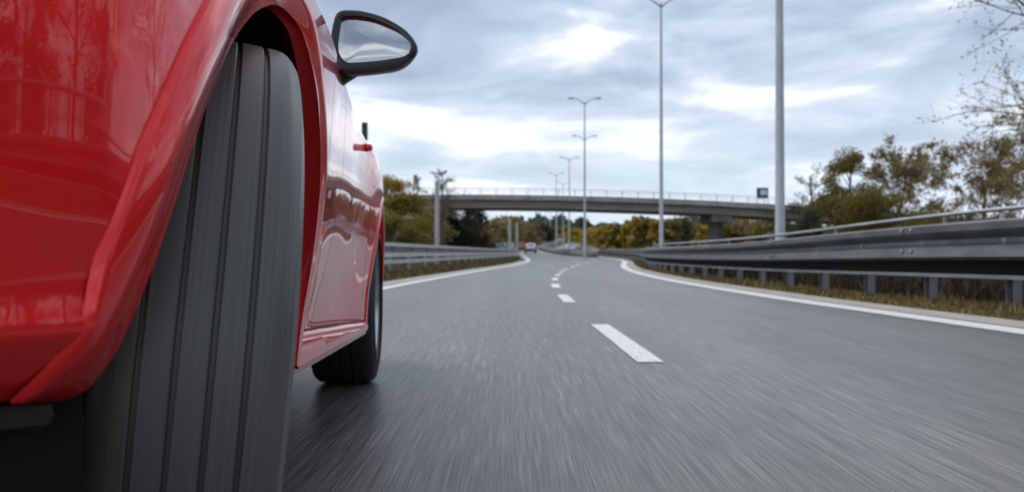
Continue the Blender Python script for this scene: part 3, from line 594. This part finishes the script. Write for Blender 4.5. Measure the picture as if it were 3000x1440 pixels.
def skin(name, u0, u1, z0, z1, holes=(), du=.016, dz=.016, off=0):
    us = np.linspace(u0, u1, int((u1 - u0) / du) + 1); zs = np.linspace(z0, z1, int((z1 - z0) / dz) + 1)
    v = []; f = []; nz_ = len(zs)
    for u in us:
        col = [interp1(u, SU, [interp1(z, ZT, s[1]) for s in ST]) for z in zs] if False else None
        pz = [[interp1(z, ZT, s[1]) for z in zs] for s in ST] if not hasattr(skin, 'c') or skin.c[0] != (z0, z1, nz_) else skin.c[1]
        skin.c = ((z0, z1, nz_), pz)
        for j, z in enumerate(zs): v.append((interp1(u, SU, [p[j] for p in pz]) + off, u, z))
    def inside(u, z): return any((u - c[0]) ** 2 + (z - c[1]) ** 2 < r * r or (z < c[1] and abs(u - c[0]) < r) for c, r in holes)
    for i in range(len(us) - 1):
        for j in range(nz_ - 1):
            if inside((us[i] + us[i+1]) / 2, (zs[j] + zs[j+1]) / 2): continue
            f.append((i*nz_+j, (i+1)*nz_+j, (i+1)*nz_+j+1, i*nz_+j+1))
    o = mesh(name, v, f, MT['paint'], car, True)
    bm = bmesh.new(); bm.from_mesh(o.data); bmesh.ops.delete(bm, geom=[x for x in bm.verts if not x.link_faces], context='VERTS'); bm.to_mesh(o.data); bm.free()
    return o
fender = skin('front_fender', -.10, .955, .30, 1.01, [(AC, AR)])
door = skin('door', .9605, 1.860, .30, 1.01)
quarter = skin('rear_quarter', 1.8655, 3.3, .30, 1.01, [(RC, RR)])
# crease of the fender ahead of the door
mb = MB(); mb.grid([[(S(.545, z) + .0012, .5445, z), (S(.545, z) + .0012, .5475, z)] for z in np.linspace(.62, .99, 20)]); mb.build('seam', MT['gap'], fender)
# dark backing behind the shut lines
for uu in (.957, 1.863):
    mb = MB(); mb.grid([[(S(uu, z) - .006, uu - .02, z), (S(uu, z) - .006, uu + .02, z)] for z in np.linspace(.36, 1.0, 24)]); mb.build('shut_line', MT['gap'], door)
# bumper: plan curve with a vertical section
PLAN = [(.004, .05), (.004, -.1), (.006, -.25), (.007, -.37), (.003, -.45), (-.004, -.505), (-.0135, -.55), (-.030, -.592), (-.0745, -.645), (-.155, -.698), (-.33, -.745), (-.6, -.768), (-.9, -.775)]
PZ = [.443, .45, .462, .478, .492, .500, .506, .514, .53, .55, .58, .62, .66, .70, .75, .80, .86, .92, .97, 1.0]
PV = [-.075, -.064, -.046, -.030, -.018, -.0115, -.0095, -.0105, -.0125, -.0118, -.0078, -.0045, -.0025, 0., .0015, .002, -.0005, -.009, -.024, -.042]
PC = cr(PLAN, 110); TG = np.gradient(PC, axis=0); TG /= np.linalg.norm(TG, axis=1)[:, None]; NG = np.column_stack([-TG[:, 1], TG[:, 0]])
def ztop(u): return interp1(u, [-.8, -.74, -.6, -.42, -.2, .1], [.80, .81, .875, .955, .995, 1.0])
PVS = [-.075, -.062, -.044, -.028, -.0165, -.0100, -.0085, -.0078, -.0072, -.0066, -.0048, -.0015, .0005, .003, .0045, .005, .0025, -.006, -.021, -.039]
def pvz(u, z):
    w_ = min(1, max(0, (-u - .53) / .04)); w_ = w_ * w_ * (3 - 2 * w_); return interp1(z, PZ, PV) * w_ + (interp1(z, PZ, PVS) - .003) * (1 - w_)
rows = []
for p, n_ in zip(PC, NG):
    zt = ztop(p[1]); rows.append([(p[0] + n_[0] * pv, p[1] + n_[1] * pv, z) for t_ in np.linspace(0, 1, 90) for z in [.443 + (zt - .443) * t_] for pv in [pvz(p[1], z) - (.03 * max(0, (t_ - .85) / .15) ** 2 if zt < .99 else 0)]])
def Fl(u, z): return float(np.interp(-u, -PC[:, 1], PC[:, 0])) + interp1(z, PZ, PVS)      # smooth envelope for the flare edge
def Fb(u, z):       # side position of the bumper skin
    return float(np.interp(-u, -PC[:, 1], PC[:, 0])) + interp1(z, PZ, PV)
BROWS = rows
# arch flare
INN = [(-0.0935, -0.5836, 0.4488), (-0.0904, -0.5487, 0.4436), (-0.077, -0.53, 0.4424), (-0.0666, -0.526, 0.4478), (-0.0554, -0.5271, 0.4613), (-0.041, -0.5245, 0.4817), (-0.0247, -0.5201, 0.5234), (-0.014, -0.5061, 0.5657), (-0.003, -0.4721, 0.6335), (-0.0005, -0.4371, 0.683), (-0.0001, -0.3919, 0.722), (-0.0018, -0.3365, 0.7688), (-0.004, -0.286, 0.7979), (-0.0111, -0.1898, 0.8475), (-0.0165, -0.0988, 0.8856), (-0.0223, 0.0274, 0.9296), (-0.0149, 0.0618, 0.935), (-0.0067, 0.1112, 0.9338), (-0.0013, 0.1559, 0.9265), (0.0035, 0.1906, 0.9102), (0.0053, 0.2507, 0.8816), (0.0055, 0.311, 0.8469), (0.0018, 0.3666, 0.8049), (-0.0035, 0.4225, 0.7525), (-0.0101, 0.4734, 0.6845), (-0.026, 0.5202, 0.5984), (-0.0431, 0.5521, 0.5101), (-0.0567, 0.5534, 0.4436), (-0.0631, 0.544, 0.3803), (-0.0657, 0.5292, 0.3249)]
OUTF = [(-0.0925, -0.5857, 0.4496), (-0.0823, -0.5877, 0.4548), (-0.0734, -0.5886, 0.4607), (-0.0578, -0.5892, 0.4778), (-0.045, -0.5885, 0.5038), (-0.0348, -0.5844, 0.5328), (-0.0246, -0.5774, 0.5651), (-0.0152, -0.5542, 0.625), (-0.0092, -0.5388, 0.6599), (-0.0025, -0.5023, 0.7158), (0.002, -0.4776, 0.7492), (0.006, -0.4378, 0.7928), (.007, -.385, .838)]
OUT = list(OUTF) + [(0, -.29, .893), (0, -.17, .942), (0, .0, .972), (0, .06, .976), (0, .125, .974), (0, .185, .965), (0, .235, .945)]
for i in range(20, 30):
    p = INN[i]; d = Vector((p[1] - AC[0], p[2] - .47)).normalized() * .06; OUT.append((0, p[1] + d.x, p[2] + d.y * .9))
OUT = [((Fl(o[1], o[2]) if o[1] < -.1 else S(o[1], o[2])) + .0035, o[1], o[2]) for i, o in enumerate(OUT)]
I_, O_ = cr(INN, 150), cr(OUT, 150); rows = []
def smooth_(A, it, cols):
    for _ in range(it):
        B = A.copy(); B[1:-1] = .25 * A[:-2] + .5 * A[1:-1] + .25 * A[2:]; A[:, cols] = B[:, cols]
smooth_(I_, 30, [0]); smooth_(O_, 12, [0]); smooth_(I_, 14, [1, 2]); smooth_(O_, 14, [1, 2])
for k in range(150):
    a, b = Vector(I_[k]), Vector(O_[k]); fr = k / 149; b_ = interp1(fr, [0, .1, .25, .42, .6, 1], [.001, .003, .007, .011, .006, .005])
    row = [a + Vector((-.02 - .012 * max(0, min(1, (fr - .62) / .15)), 0, 0)) + (a - b) * .05, a + Vector((-.012, 0, 0)), a + Vector((-.004, 0, 0)), a]
    for t_ in list(np.linspace(.05, .93, 13)) + [.975, 1]: row.append(a.lerp(b, t_) + Vector((1, 0, 0)) * b_ * (math.sin(math.pi * t_ ** 1.5)))
    row.append(b + (b - a).normalized() * .004 + Vector((-.003, 0, 0))); row.append(b + (b - a).normalized() * .005 + Vector((-.012, 0, 0)))
    rows.append(row)
mb = MB(); mb.grid(rows); flare = mb.build('arch_flare', MT['paint'], car, smooth=True, sharp=48)
rows = BROWS; nr = len(rows); nc = len(rows[0]); vv = [p for r_ in rows for p in r_]; ff = []
half = [(.2 * I_[k][1] + .8 * O_[k][1], .2 * I_[k][2] + .8 * O_[k][2]) for k in range(75)]; hzs = np.array([h[1] for h in half]); hus = np.array([h[0] for h in half]); od = np.argsort(hzs)
for i in range(nr - 1):
    for j in range(nc - 1):
        c = np.mean([vv[i*nc+j], vv[(i+1)*nc+j+1]], axis=0)
        if c[0] > -.2 and c[1] > np.interp(c[2], hzs[od], hus[od]) and c[2] < .955: continue
        ff.append((i*nc+j, i*nc+j+1, (i+1)*nc+j+1, (i+1)*nc+j))
bumper = mesh('front_bumper', vv, ff, MT['paint'], car, True)
# wheel-arch liner
mb = MB(); rr_ = []
for k in range(37):
    q = R(13 + 179 * k / 36); y_, z_ = AC[0] - math.cos(q) * .56, AC[1] + math.sin(q) * .53
    rr_.append([(-.035 - .075 * max(0, (k - 16) / 20) ** 1.5, y_, z_), (-.30, y_, z_ + .01), (-.52, y_, z_)])
mb.grid(rr_); mb.add([(-.52, r_[2][1], r_[2][2]) for r_ in rr_] , [tuple(range(37))]); mb.build('arch_liner', MT['black_matt'], car, smooth=True, sharp=40)
mb = MB(); rr_ = []
for k in range(31):
    q = R(-5 + 190 * k / 30); y_, z_ = RC[0] - math.cos(q) * .44, RC[1] + math.sin(q) * .44
    rr_.append([(-.05, y_, z_), (-.45, y_, z_)])
mb.grid(rr_); mb.add([r_[1] for r_ in rr_], [tuple(range(31))]); mb.build('arch_liner', MT['black_matt'], car, smooth=True, sharp=40)
# rear arch lip
rows = []
for k in range(60):
    q = R(-8 + 196 * k / 59); cy, cz = RC[0] - math.cos(q), RC[1] + math.sin(q)
    def pt(r_, dv):
        y_, z_ = RC[0] - math.cos(q) * r_, RC[1] + math.sin(q) * r_; return (S(y_, max(.28, min(.97, z_))) + dv, y_, z_)
    rows.append([pt(.415, -.05), pt(.412, 0), pt(.415, .004), pt(.425, .006), pt(.44, .005), pt(.452, .003), pt(.454, -.006)])
mb = MB(); mb.grid(rows); mb.build('arch_flare', MT['paint'], car, smooth=True)
# side skirt blade
rows = []
for k in range(40):
    t_ = k / 39; u = .52 + (1.93 - .52) * t_
    vt = -.092 + (.058) * t_; ve = -.078 + .062 * t_; zt = .392 - .085 * t_; ze = .322 - .038 * t_; zb = ze - .024
    c = .6 + .4 * min(1, t_ / .06)
    if t_ > .95: ve -= .02 * (t_ - .95) / .05; ze += .012 * (t_ - .95) / .05
    rows.append([(vt - .04, u, zt), (vt, u, zt - .004), (vt + .3 * (ve - vt) + .004, u, zt - .3 * (zt - ze)), (vt + .75 * (ve - vt) + .006, u, zt - .75 * (zt - ze)), (ve, u, ze), (ve + .001, u, ze - .006), (ve - .006, u, zb), (ve - .10, u, zb - .02), (ve - .25, u, zb - .03)])
mb = MB(); mb.grid(rows); mb.add([rows[-1][i] for i in range(9)], [tuple(range(9))]); mb.build('side_skirt', MT['paint'], car, smooth=True, sharp=28)
mb = MB(); mb.grid([[(max(S(u, zt), vt) + .002, u, zt - .001), (max(S(u, zt), vt) + .0015, u, zt + .0035)] for t_ in np.linspace(0, 1, 30) for u in [.52 + 1.38 * t_] for vt in [-.092 + .058 * t_] for zt in [.392 - .085 * t_]]); mb.build('door_gap', MT['gap'], car)
# underside
mb = MB(); mb.box((-1.62, .55, .22), (-.18, 1.95, .30)); mb.box((-1.35, -.62, .20), (-.55, .6, .40)); mb.box((-1.4, 1.9, .24), (-.5, 3.2, .38)); mb.build('underbody', MT['black_matt'], car)
rows = []
for p, n_ in zip(PC[66:], NG[66:]): rows.append([(p[0] - n_[0] * .085, p[1] - n_[1] * .085, .46), (p[0] - n_[0] * .12, p[1] - n_[1] * .12, .30), (p[0] - n_[0] * .13, p[1] - n_[1] * .13, .14)])
rows = [[(-.066, -.53, .46), (-.067, -.53, .30), (-.069, -.53, .14)]] + rows
mb = MB(); mb.grid(rows); mb.build('under_shade_sheet', MT['black_matt'], car, smooth=True)  # added black sheet standing in for the shade beneath the bumper
fl = [(-0.20, -0.60, 0.45), (-0.078, -0.565, 0.445), (-0.0756, -0.5653, 0.4373), (-0.0774, -0.5651, 0.4308), (-0.0833, -0.5645, 0.4277), (-0.091, -0.5637, 0.4264), (-0.1037, -0.57, 0.4255), (-.20, -.60, .424)]
mb = MB(); n_ = len(fl); mb.add([p for p in fl] + [(p[0] + .001, p[1] + .004, p[2]) for p in fl], [tuple(range(n_)), tuple(range(2*n_-1, n_-1, -1))] + [(i, (i+1) % n_, n_ + (i+1) % n_, n_ + i) for i in range(n_)]); mb.build('splash_flap', MT['flap'], car)
mb = MB(); mb.box((-.098, -.5675, .4385), (-.088, -.5655, .4425)); mb.build('clip', mat('brass_clip', (.35, .26, .14), .4, .6), car)
# hood, cabin, tail
mb = MB(); rows = []
for u in np.linspace(-.76, .76, 24):
    ze = min(1.005, ztop(u)) - .01; rows.append([(-.9 + (.855 - .10 * max(0, (-u - .45) / .31) ** 1.5) * (1 - 2 * s_), u + (.0 if u > -.6 else .06 * abs(2*s_-1) ** 3 * 2), ze + .045 * (1 - (2*s_-1) ** 2)) for s_ in np.linspace(0, 1, 21)])
rows.insert(0, [(p[0], p[1] - .004, p[2] - .09 * max(0, 1 - abs((p[0] + .9) / .72) ** 4)) for p in rows[0]]); mb.grid(rows); mb.f = [q[::-1] for q in mb.f]; mb.build('hood', MT['paint'], car, smooth=True)
def quadpatch(name, a, b, c, d, m, par, bulge=(0, 0, 0), k=8):
    a, b, c, d = map(Vector, (a, b, c, d)); bv = Vector(bulge); rows = []
    for i in range(k + 1):
        s_ = i / k; rows.append([a.lerp(b, t_).lerp(d.lerp(c, t_), s_) + bv * (4*s_*(1-s_) + 4*t_*(1-t_)) * .5 for t_ in np.linspace(0, 1, k + 1)])
    mb = MB(); mb.grid(rows); return mb.build(name, m, par, smooth=True)
quadpatch('windscreen', (-.14, .74, 1.0), (-1.66, .74, 1.0), (-1.5, 1.5, 1.37), (-.30, 1.5, 1.37), MT['glass'], car, (0, -.05, .03))
quadpatch('roof', (-.30, 1.49, 1.37), (-1.5, 1.49, 1.37), (-1.5, 2.35, 1.36), (-.30, 2.35, 1.36), MT['paint'], car, (0, 0, .04))
quadpatch('rear_window', (-.30, 2.35, 1.36), (-1.5, 2.35, 1.36), (-1.6, 3.02, 1.03), (-.2, 3.02, 1.03), MT['glass'], car, (0, .03, .03))
quadpatch('boot_lid', (-.2, 3.0, 1.03), (-1.6, 3.0, 1.03), (-1.55, 3.3, 1.0), (-.25, 3.3, 1.0), MT['paint'], car)
quadpatch('tail_panel', (-.25, 3.3, 1.0), (-1.55, 3.3, 1.0), (-1.62, 3.3, .3), (-.18, 3.3, .3), MT['paint'], car, (0, .05, 0))
for s_, nm in ((1, 0), (-1, 1)):
    def X(v): return v if s_ > 0 else -1.8 - v
    quadpatch('side_window', (X(-.16), .80, .985), (X(-.18), 2.95, .985), (X(-.31), 2.33, 1.35), (X(-.31), 1.5, 1.35), MT['glass'], car)
    rows = [[(X(S(u, 1.01)), u, 1.008), (X(S(u, 1.01) - .02), u, 1.012), (X(-.10), u, 1.0), (X(-.17), u, .985)] for u in np.linspace(-.1, 3.3, 60)]
    mb = MB(); mb.grid(rows); mb.build('shoulder', MT['paint'], car, smooth=True)
# door handle
hx, hu, hz_ = S(1.80, .945), 1.80, .935
mb = MB(); rows = []
for k in range(13):
    t_ = k / 12; u = 1.80 + .045 * t_; o_ = .002 + .018 * math.sin(math.pi * min(1, max(0, t_))) ** .5; rows.append([(S(u, .945) + o_ + .005 * math.cos(q), u, .945 + .011 * math.sin(q)) for q in np.linspace(0, 2*math.pi, 9)[:-1]])
mb.grid(rows, close=True, cap=True); mb.build('handle', MT['paint'], door, smooth=True)
# tail of the near arch: small dark mark of the handle recess
mb = MB(); mb.add([(S(1.80 + .04*t_, .945 + .015*s_) + .0012, 1.80 + .04*t_, .945 + .015*s_) for s_ in (-1, 1) for t_ in (0, .33, .66, 1)], [(0, 1, 5, 4), (1, 2, 6, 5), (2, 3, 7, 6)]); mb.build('handle_recess', MT['gap'], door)

# wheels
def wheel(name, r, half, grooves, gw, gd, loc, rot, rimr, label=None, seg=160):
    root = empty(name, loc); root.parent = car; root.rotation_mode = 'XYZ'; root.rotation_euler = rot
    prof = []
    H = half
    def rr(a): return r - .007 * (abs(a) / H) ** 3 - (.016 * max(0, (abs(a) - .74 * H) / (.26 * H)) ** 2)
    prof += [(-H * .80, rimr), (-H * 1.0, rimr + .012), (-H * 1.06, rimr + .05), (-H * 1.05, r - .05), (-H * 1.02, r - .032)]
    xs_ = [-H]; gs = sorted(grooves)
    for g_ in gs: xs_ += [g_ - gw / 2 - .0022, ('g', g_), g_ + gw / 2 + .0008]
    xs_.append(H); prev = None
    for x_ in xs_:
        if isinstance(x_, tuple):
            g_ = x_[1]; prof += [(g_ - gw/2 - .0008, rr(g_) - .0016), (g_ - gw/2 + .0006, rr(g_) - gd), (g_ + gw/2 - .0004, rr(g_) - gd), (g_ + gw/2, rr(g_) - .0006)]; prev = None; last = g_ + gw/2 + .0035
        else:
            if prev is not None:
                for t_ in np.linspace(0, 1, 7)[1:-1]: q = prev + (x_ - prev) * t_; prof.append((q, rr(q)))
            prof.append((x_, rr(x_))); prev = x_
    for k in range(4):      # fine ribs of the outer shoulder
        z0 = r - .030 - .010 * k; prof += [(H * 1.005 + .002 * k, z0 + .004), (H * 1.02 + .002 * k, z0 + .001), (H * 1.02 + .002 * k, z0 - .003), (H * 1.002 + .002 * k, z0 - .004)]
    prof += [(H * 1.09, r - .085), (H * 1.08, rimr + .04), (H * 1.0, rimr + .012), (H * .80, rimr)]
    rows = [[(a, -q * math.sin(th), q * math.cos(th)) for a, q in prof] for th in np.linspace(0, 2*math.pi, seg + 1)[:-1]]
    rows.append(rows[0]); mb = MB(); mb.grid(rows); ty = mb.build('tyre', MT['rubber'] if name == 'front_wheel' else MT['rubber_side'], root, smooth=True, sharp=24)
    bm = bmesh.new(); bm.from_mesh(ty.data); bmesh.ops.remove_doubles(bm, verts=bm.verts, dist=1e-6); bm.to_mesh(ty.data); bm.free(); ty.data.set_sharp_from_angle(angle=R(24))
    rp = [(-H * .85, rimr + .006), (-H * .8, rimr - .012), (-H * .2, rimr - .03), (H * .5, rimr - .022), (H * .80, rimr - .012), (H * .92, rimr + .012), (H * .97, rimr + .010), (H * .95, rimr - .006), (H * .6, rimr - .03)]
    rows = [[(a, -q * math.sin(th), q * math.cos(th)) for a, q in rp] for th in np.linspace(0, 2*math.pi, 65)]
    mb = MB(); mb.grid(rows); rim = mb.build('rim', MT['alloy'], root, smooth=True, sharp=35)
    sm = None
    for k in range(10):
        if sm is None:
            mb = MB(); mb.add([(H*.55, -.016, .05), (H*.55, .016, .05), (H*.75, .012, rimr - .015), (H*.75, -.012, rimr - .015), (H*.35, -.02, .05), (H*.35, .02, .05), (H*.55, .014, rimr - .02), (H*.55, -.014, rimr - .02)], [(0, 1, 2, 3), (4, 7, 6, 5), (0, 3, 7, 4), (1, 5, 6, 2), (3, 2, 6, 7), (0, 4, 5, 1)])
            o = mb.build('spoke', MT['alloy'], root); sm = o.data
        else: o = link('spoke', sm, None, root)
        o.rotation_euler = (2 * math.pi * k / 10, 0, 0)
    mb = MB(); mb.tube([(H*.3, 0, 0), (H*.6, 0, 0)], [.065, .055], 20); mb.build('hub', MT['alloy'], root, smooth=True, sharp=40)
    mb = MB(); mb.tube([(-H*.1, 0, 0), (H*.1, 0, 0)], [.15, .15], 32); mb.build('brake_disc', MT['post'], root, smooth=True, sharp=40)
    return root
# front wheel, steered outwards and leaning with the caster
WC = Vector((-.4252, 1.1643, .4263 * math.cos(.0875))); psi, gam, offx = .3498, .0875, -.0186
ax = Vector((math.cos(psi) * math.cos(gam), math.sin(psi) * math.cos(gam), -math.sin(gam)))
WC = WC + ax * offx
carM = Matrix.Translation((-.33, 1.19, 0)) @ Matrix.Rotation(CA, 4, 'Z')
rotw = Matrix.Rotation(psi, 4, 'Z') @ Matrix.Rotation(gam, 4, 'Y')
loc_ = carM.inverted() @ WC; rl = (carM.inverted().to_3x3() @ rotw.to_3x3()).to_euler()
p_ = .032
wheel('front_wheel', .4263, .0885, [-1.5*p_, -.5*p_, .5*p_, 1.5*p_], .0050, .009, loc_, rl, .27)
wheel('rear_wheel', .355, .125, [-.045, -.002, .04], .010, .008, (-.146, 2.40, .355), (0, 0, 0), .245, seg=96)
wheel('front_wheel', .4263, .0885, [-1.5*p_, -.5*p_, .5*p_, 1.5*p_], .0068, .008, (-1.66, 0, .4263), (0, 0, math.pi + .25), .27, seg=64)
wheel('rear_wheel', .355, .125, [-.045, -.002, .04], .010, .008, (-1.665, 2.40, .355), (0, 0, math.pi), .245, seg=64)
# far side panels
for o in (fender, door, quarter, flare):
    c = o.copy(); COL.objects.link(c); c.parent = car; c.scale = (-1, 1, 1); c.location = (-1.8, 0, 0)

# door mirror
mir = empty('door_mirror', carM.inverted() @ Vector((-.338, 2.0, 1.070)), -CA); mir.parent = car
GLS = [(-0.0861, 0.0591), (-0.0817, 0.0657), (-0.0721, 0.071), (-0.0581, 0.0724), (-0.0423, 0.0722), (-0.0072, 0.0661), (0.0279, 0.0521), (0.0594, 0.0345), (0.0805, 0.0135), (0.0875, -0.0023), (0.084, -0.0181), (0.0699, -0.0286), (0.0366, -0.0356), (-0.0072, -0.0409), (-0.0563, -0.044), (-0.0703, -0.0409), (-0.0826, -0.0251), (-0.0887, -0.0023), (-0.0887, 0.024)]
HOU = [(-0.101, 0.0591), (-0.0957, 0.074), (-0.0861, 0.0827), (-0.0668, 0.0862), (-0.0335, 0.084), (0.0103, 0.0731), (0.0454, 0.0573), (0.077, 0.0363), (0.098, 0.0117), (0.105, -0.004), (0.1024, -0.0198), (0.084, -0.0426), (0.0559, -0.0584), (0.0103, -0.0663), (-0.0423, -0.0716), (-0.0738, -0.0724), (-0.0896, -0.0566), (-0.0984, -0.0339), (-0.108, -0.0005), (-0.1068, 0.0293)]
def ring_(pts, n):
    P = np.array(pts + [pts[0]]); Q = cr(np.vstack([P[-2], P, P[1]]), 4 * n)
    d = np.concatenate([[0], np.cumsum(np.linalg.norm(np.diff(P, axis=0), axis=1))]); c = P[:-1].mean(0)
    th = np.arctan2(Q[:, 1] - c[1], (Q[:, 0] - c[0]) * .62); o = []
    for a in np.linspace(-math.pi, math.pi, n + 1)[:-1]:
        i = np.argmin(np.abs(np.angle(np.exp(1j * (th - a))))); o.append(Q[i])
    return np.array(o)
nG = 96; g_ = ring_(GLS, nG); h_ = ring_(HOU, nG); gc = g_.mean(0); hc = h_.mean(0)
def rg(P, c, s, y): return [((p[0] - c[0]) * s + c[0], y, (p[1] - c[1]) * s + c[1]) for p in P]
mid = (g_ * .55 + h_ * .45)
rows = [rg(g_, gc, 1.02, .022), rg(g_, gc, 1.035, .004), rg(g_, gc, 1.05, -.001), rg(g_, gc, 1.065, .001), rg(mid, gc, 1.0, .001), rg(h_, hc, .975, .004), rg(h_, hc, 1.0, .014), rg(h_, hc, .995, .03), rg(h_, hc, .93, .06), rg(h_, hc, .78, .09), rg(h_, hc, .5, .112), rg(h_, hc, .15, .12)]
mb = MB(); mb.grid(rows, close=True); mb.add(rows[-1], [tuple(range(nG))]); mb.build('housing', MT['black'], mir, smooth=True, sharp=50)
rows = [[(gc[0] + (p[0] - gc[0]) * s, .0095 - .005 * (1 - s * s) + .11 * (p[1] - gc[1]) * s, gc[1] + (p[1] - gc[1]) * s) for p in g_] for s in np.linspace(.02, 1.018, 14)]
mb = MB(); mb.grid(rows, close=True); mb.add(rows[0], [tuple(range(nG))]); go = mb.build('mirror_glass', MT['mirror'], mir, smooth=True)
# foot of the mirror on the door
fp = cr([(-.035, .05, -.035), (-.072, .055, -.054), (-.102, .06, -.078), (-.14, .066, -.096), (-.19, .075, -.10)], 14); fr_ = cr([(.030, .045), (.034, .048), (.030, .05), (.024, .056), (.022, .07)], 14)
mb = MB(); mb.grid([[(p[0] + .35*r_[0]*math.cos(q), p[1] + r_[1]*.7*math.sin(q), p[2] + r_[0]*math.cos(q)) for q in np.linspace(0, 2*math.pi, 21)[:-1]] for p, r_ in zip(fp, fr_)], close=True, cap=True)
mb.build('mirror_foot', MT['black'], mir, smooth=True)
mb = MB(); mb.grid([[(.088 + .018*t_, .03 + .02*math.sin(3*t_), .022 - .05*t_), (.094 + .0165*t_ , .022, .024 - .05*t_), (.090 + .018*t_, .016, .020 - .05*t_)] for t_ in np.linspace(0, .7, 6)]); mb.build('indicator_lens', MT['lens'], mir, smooth=True)
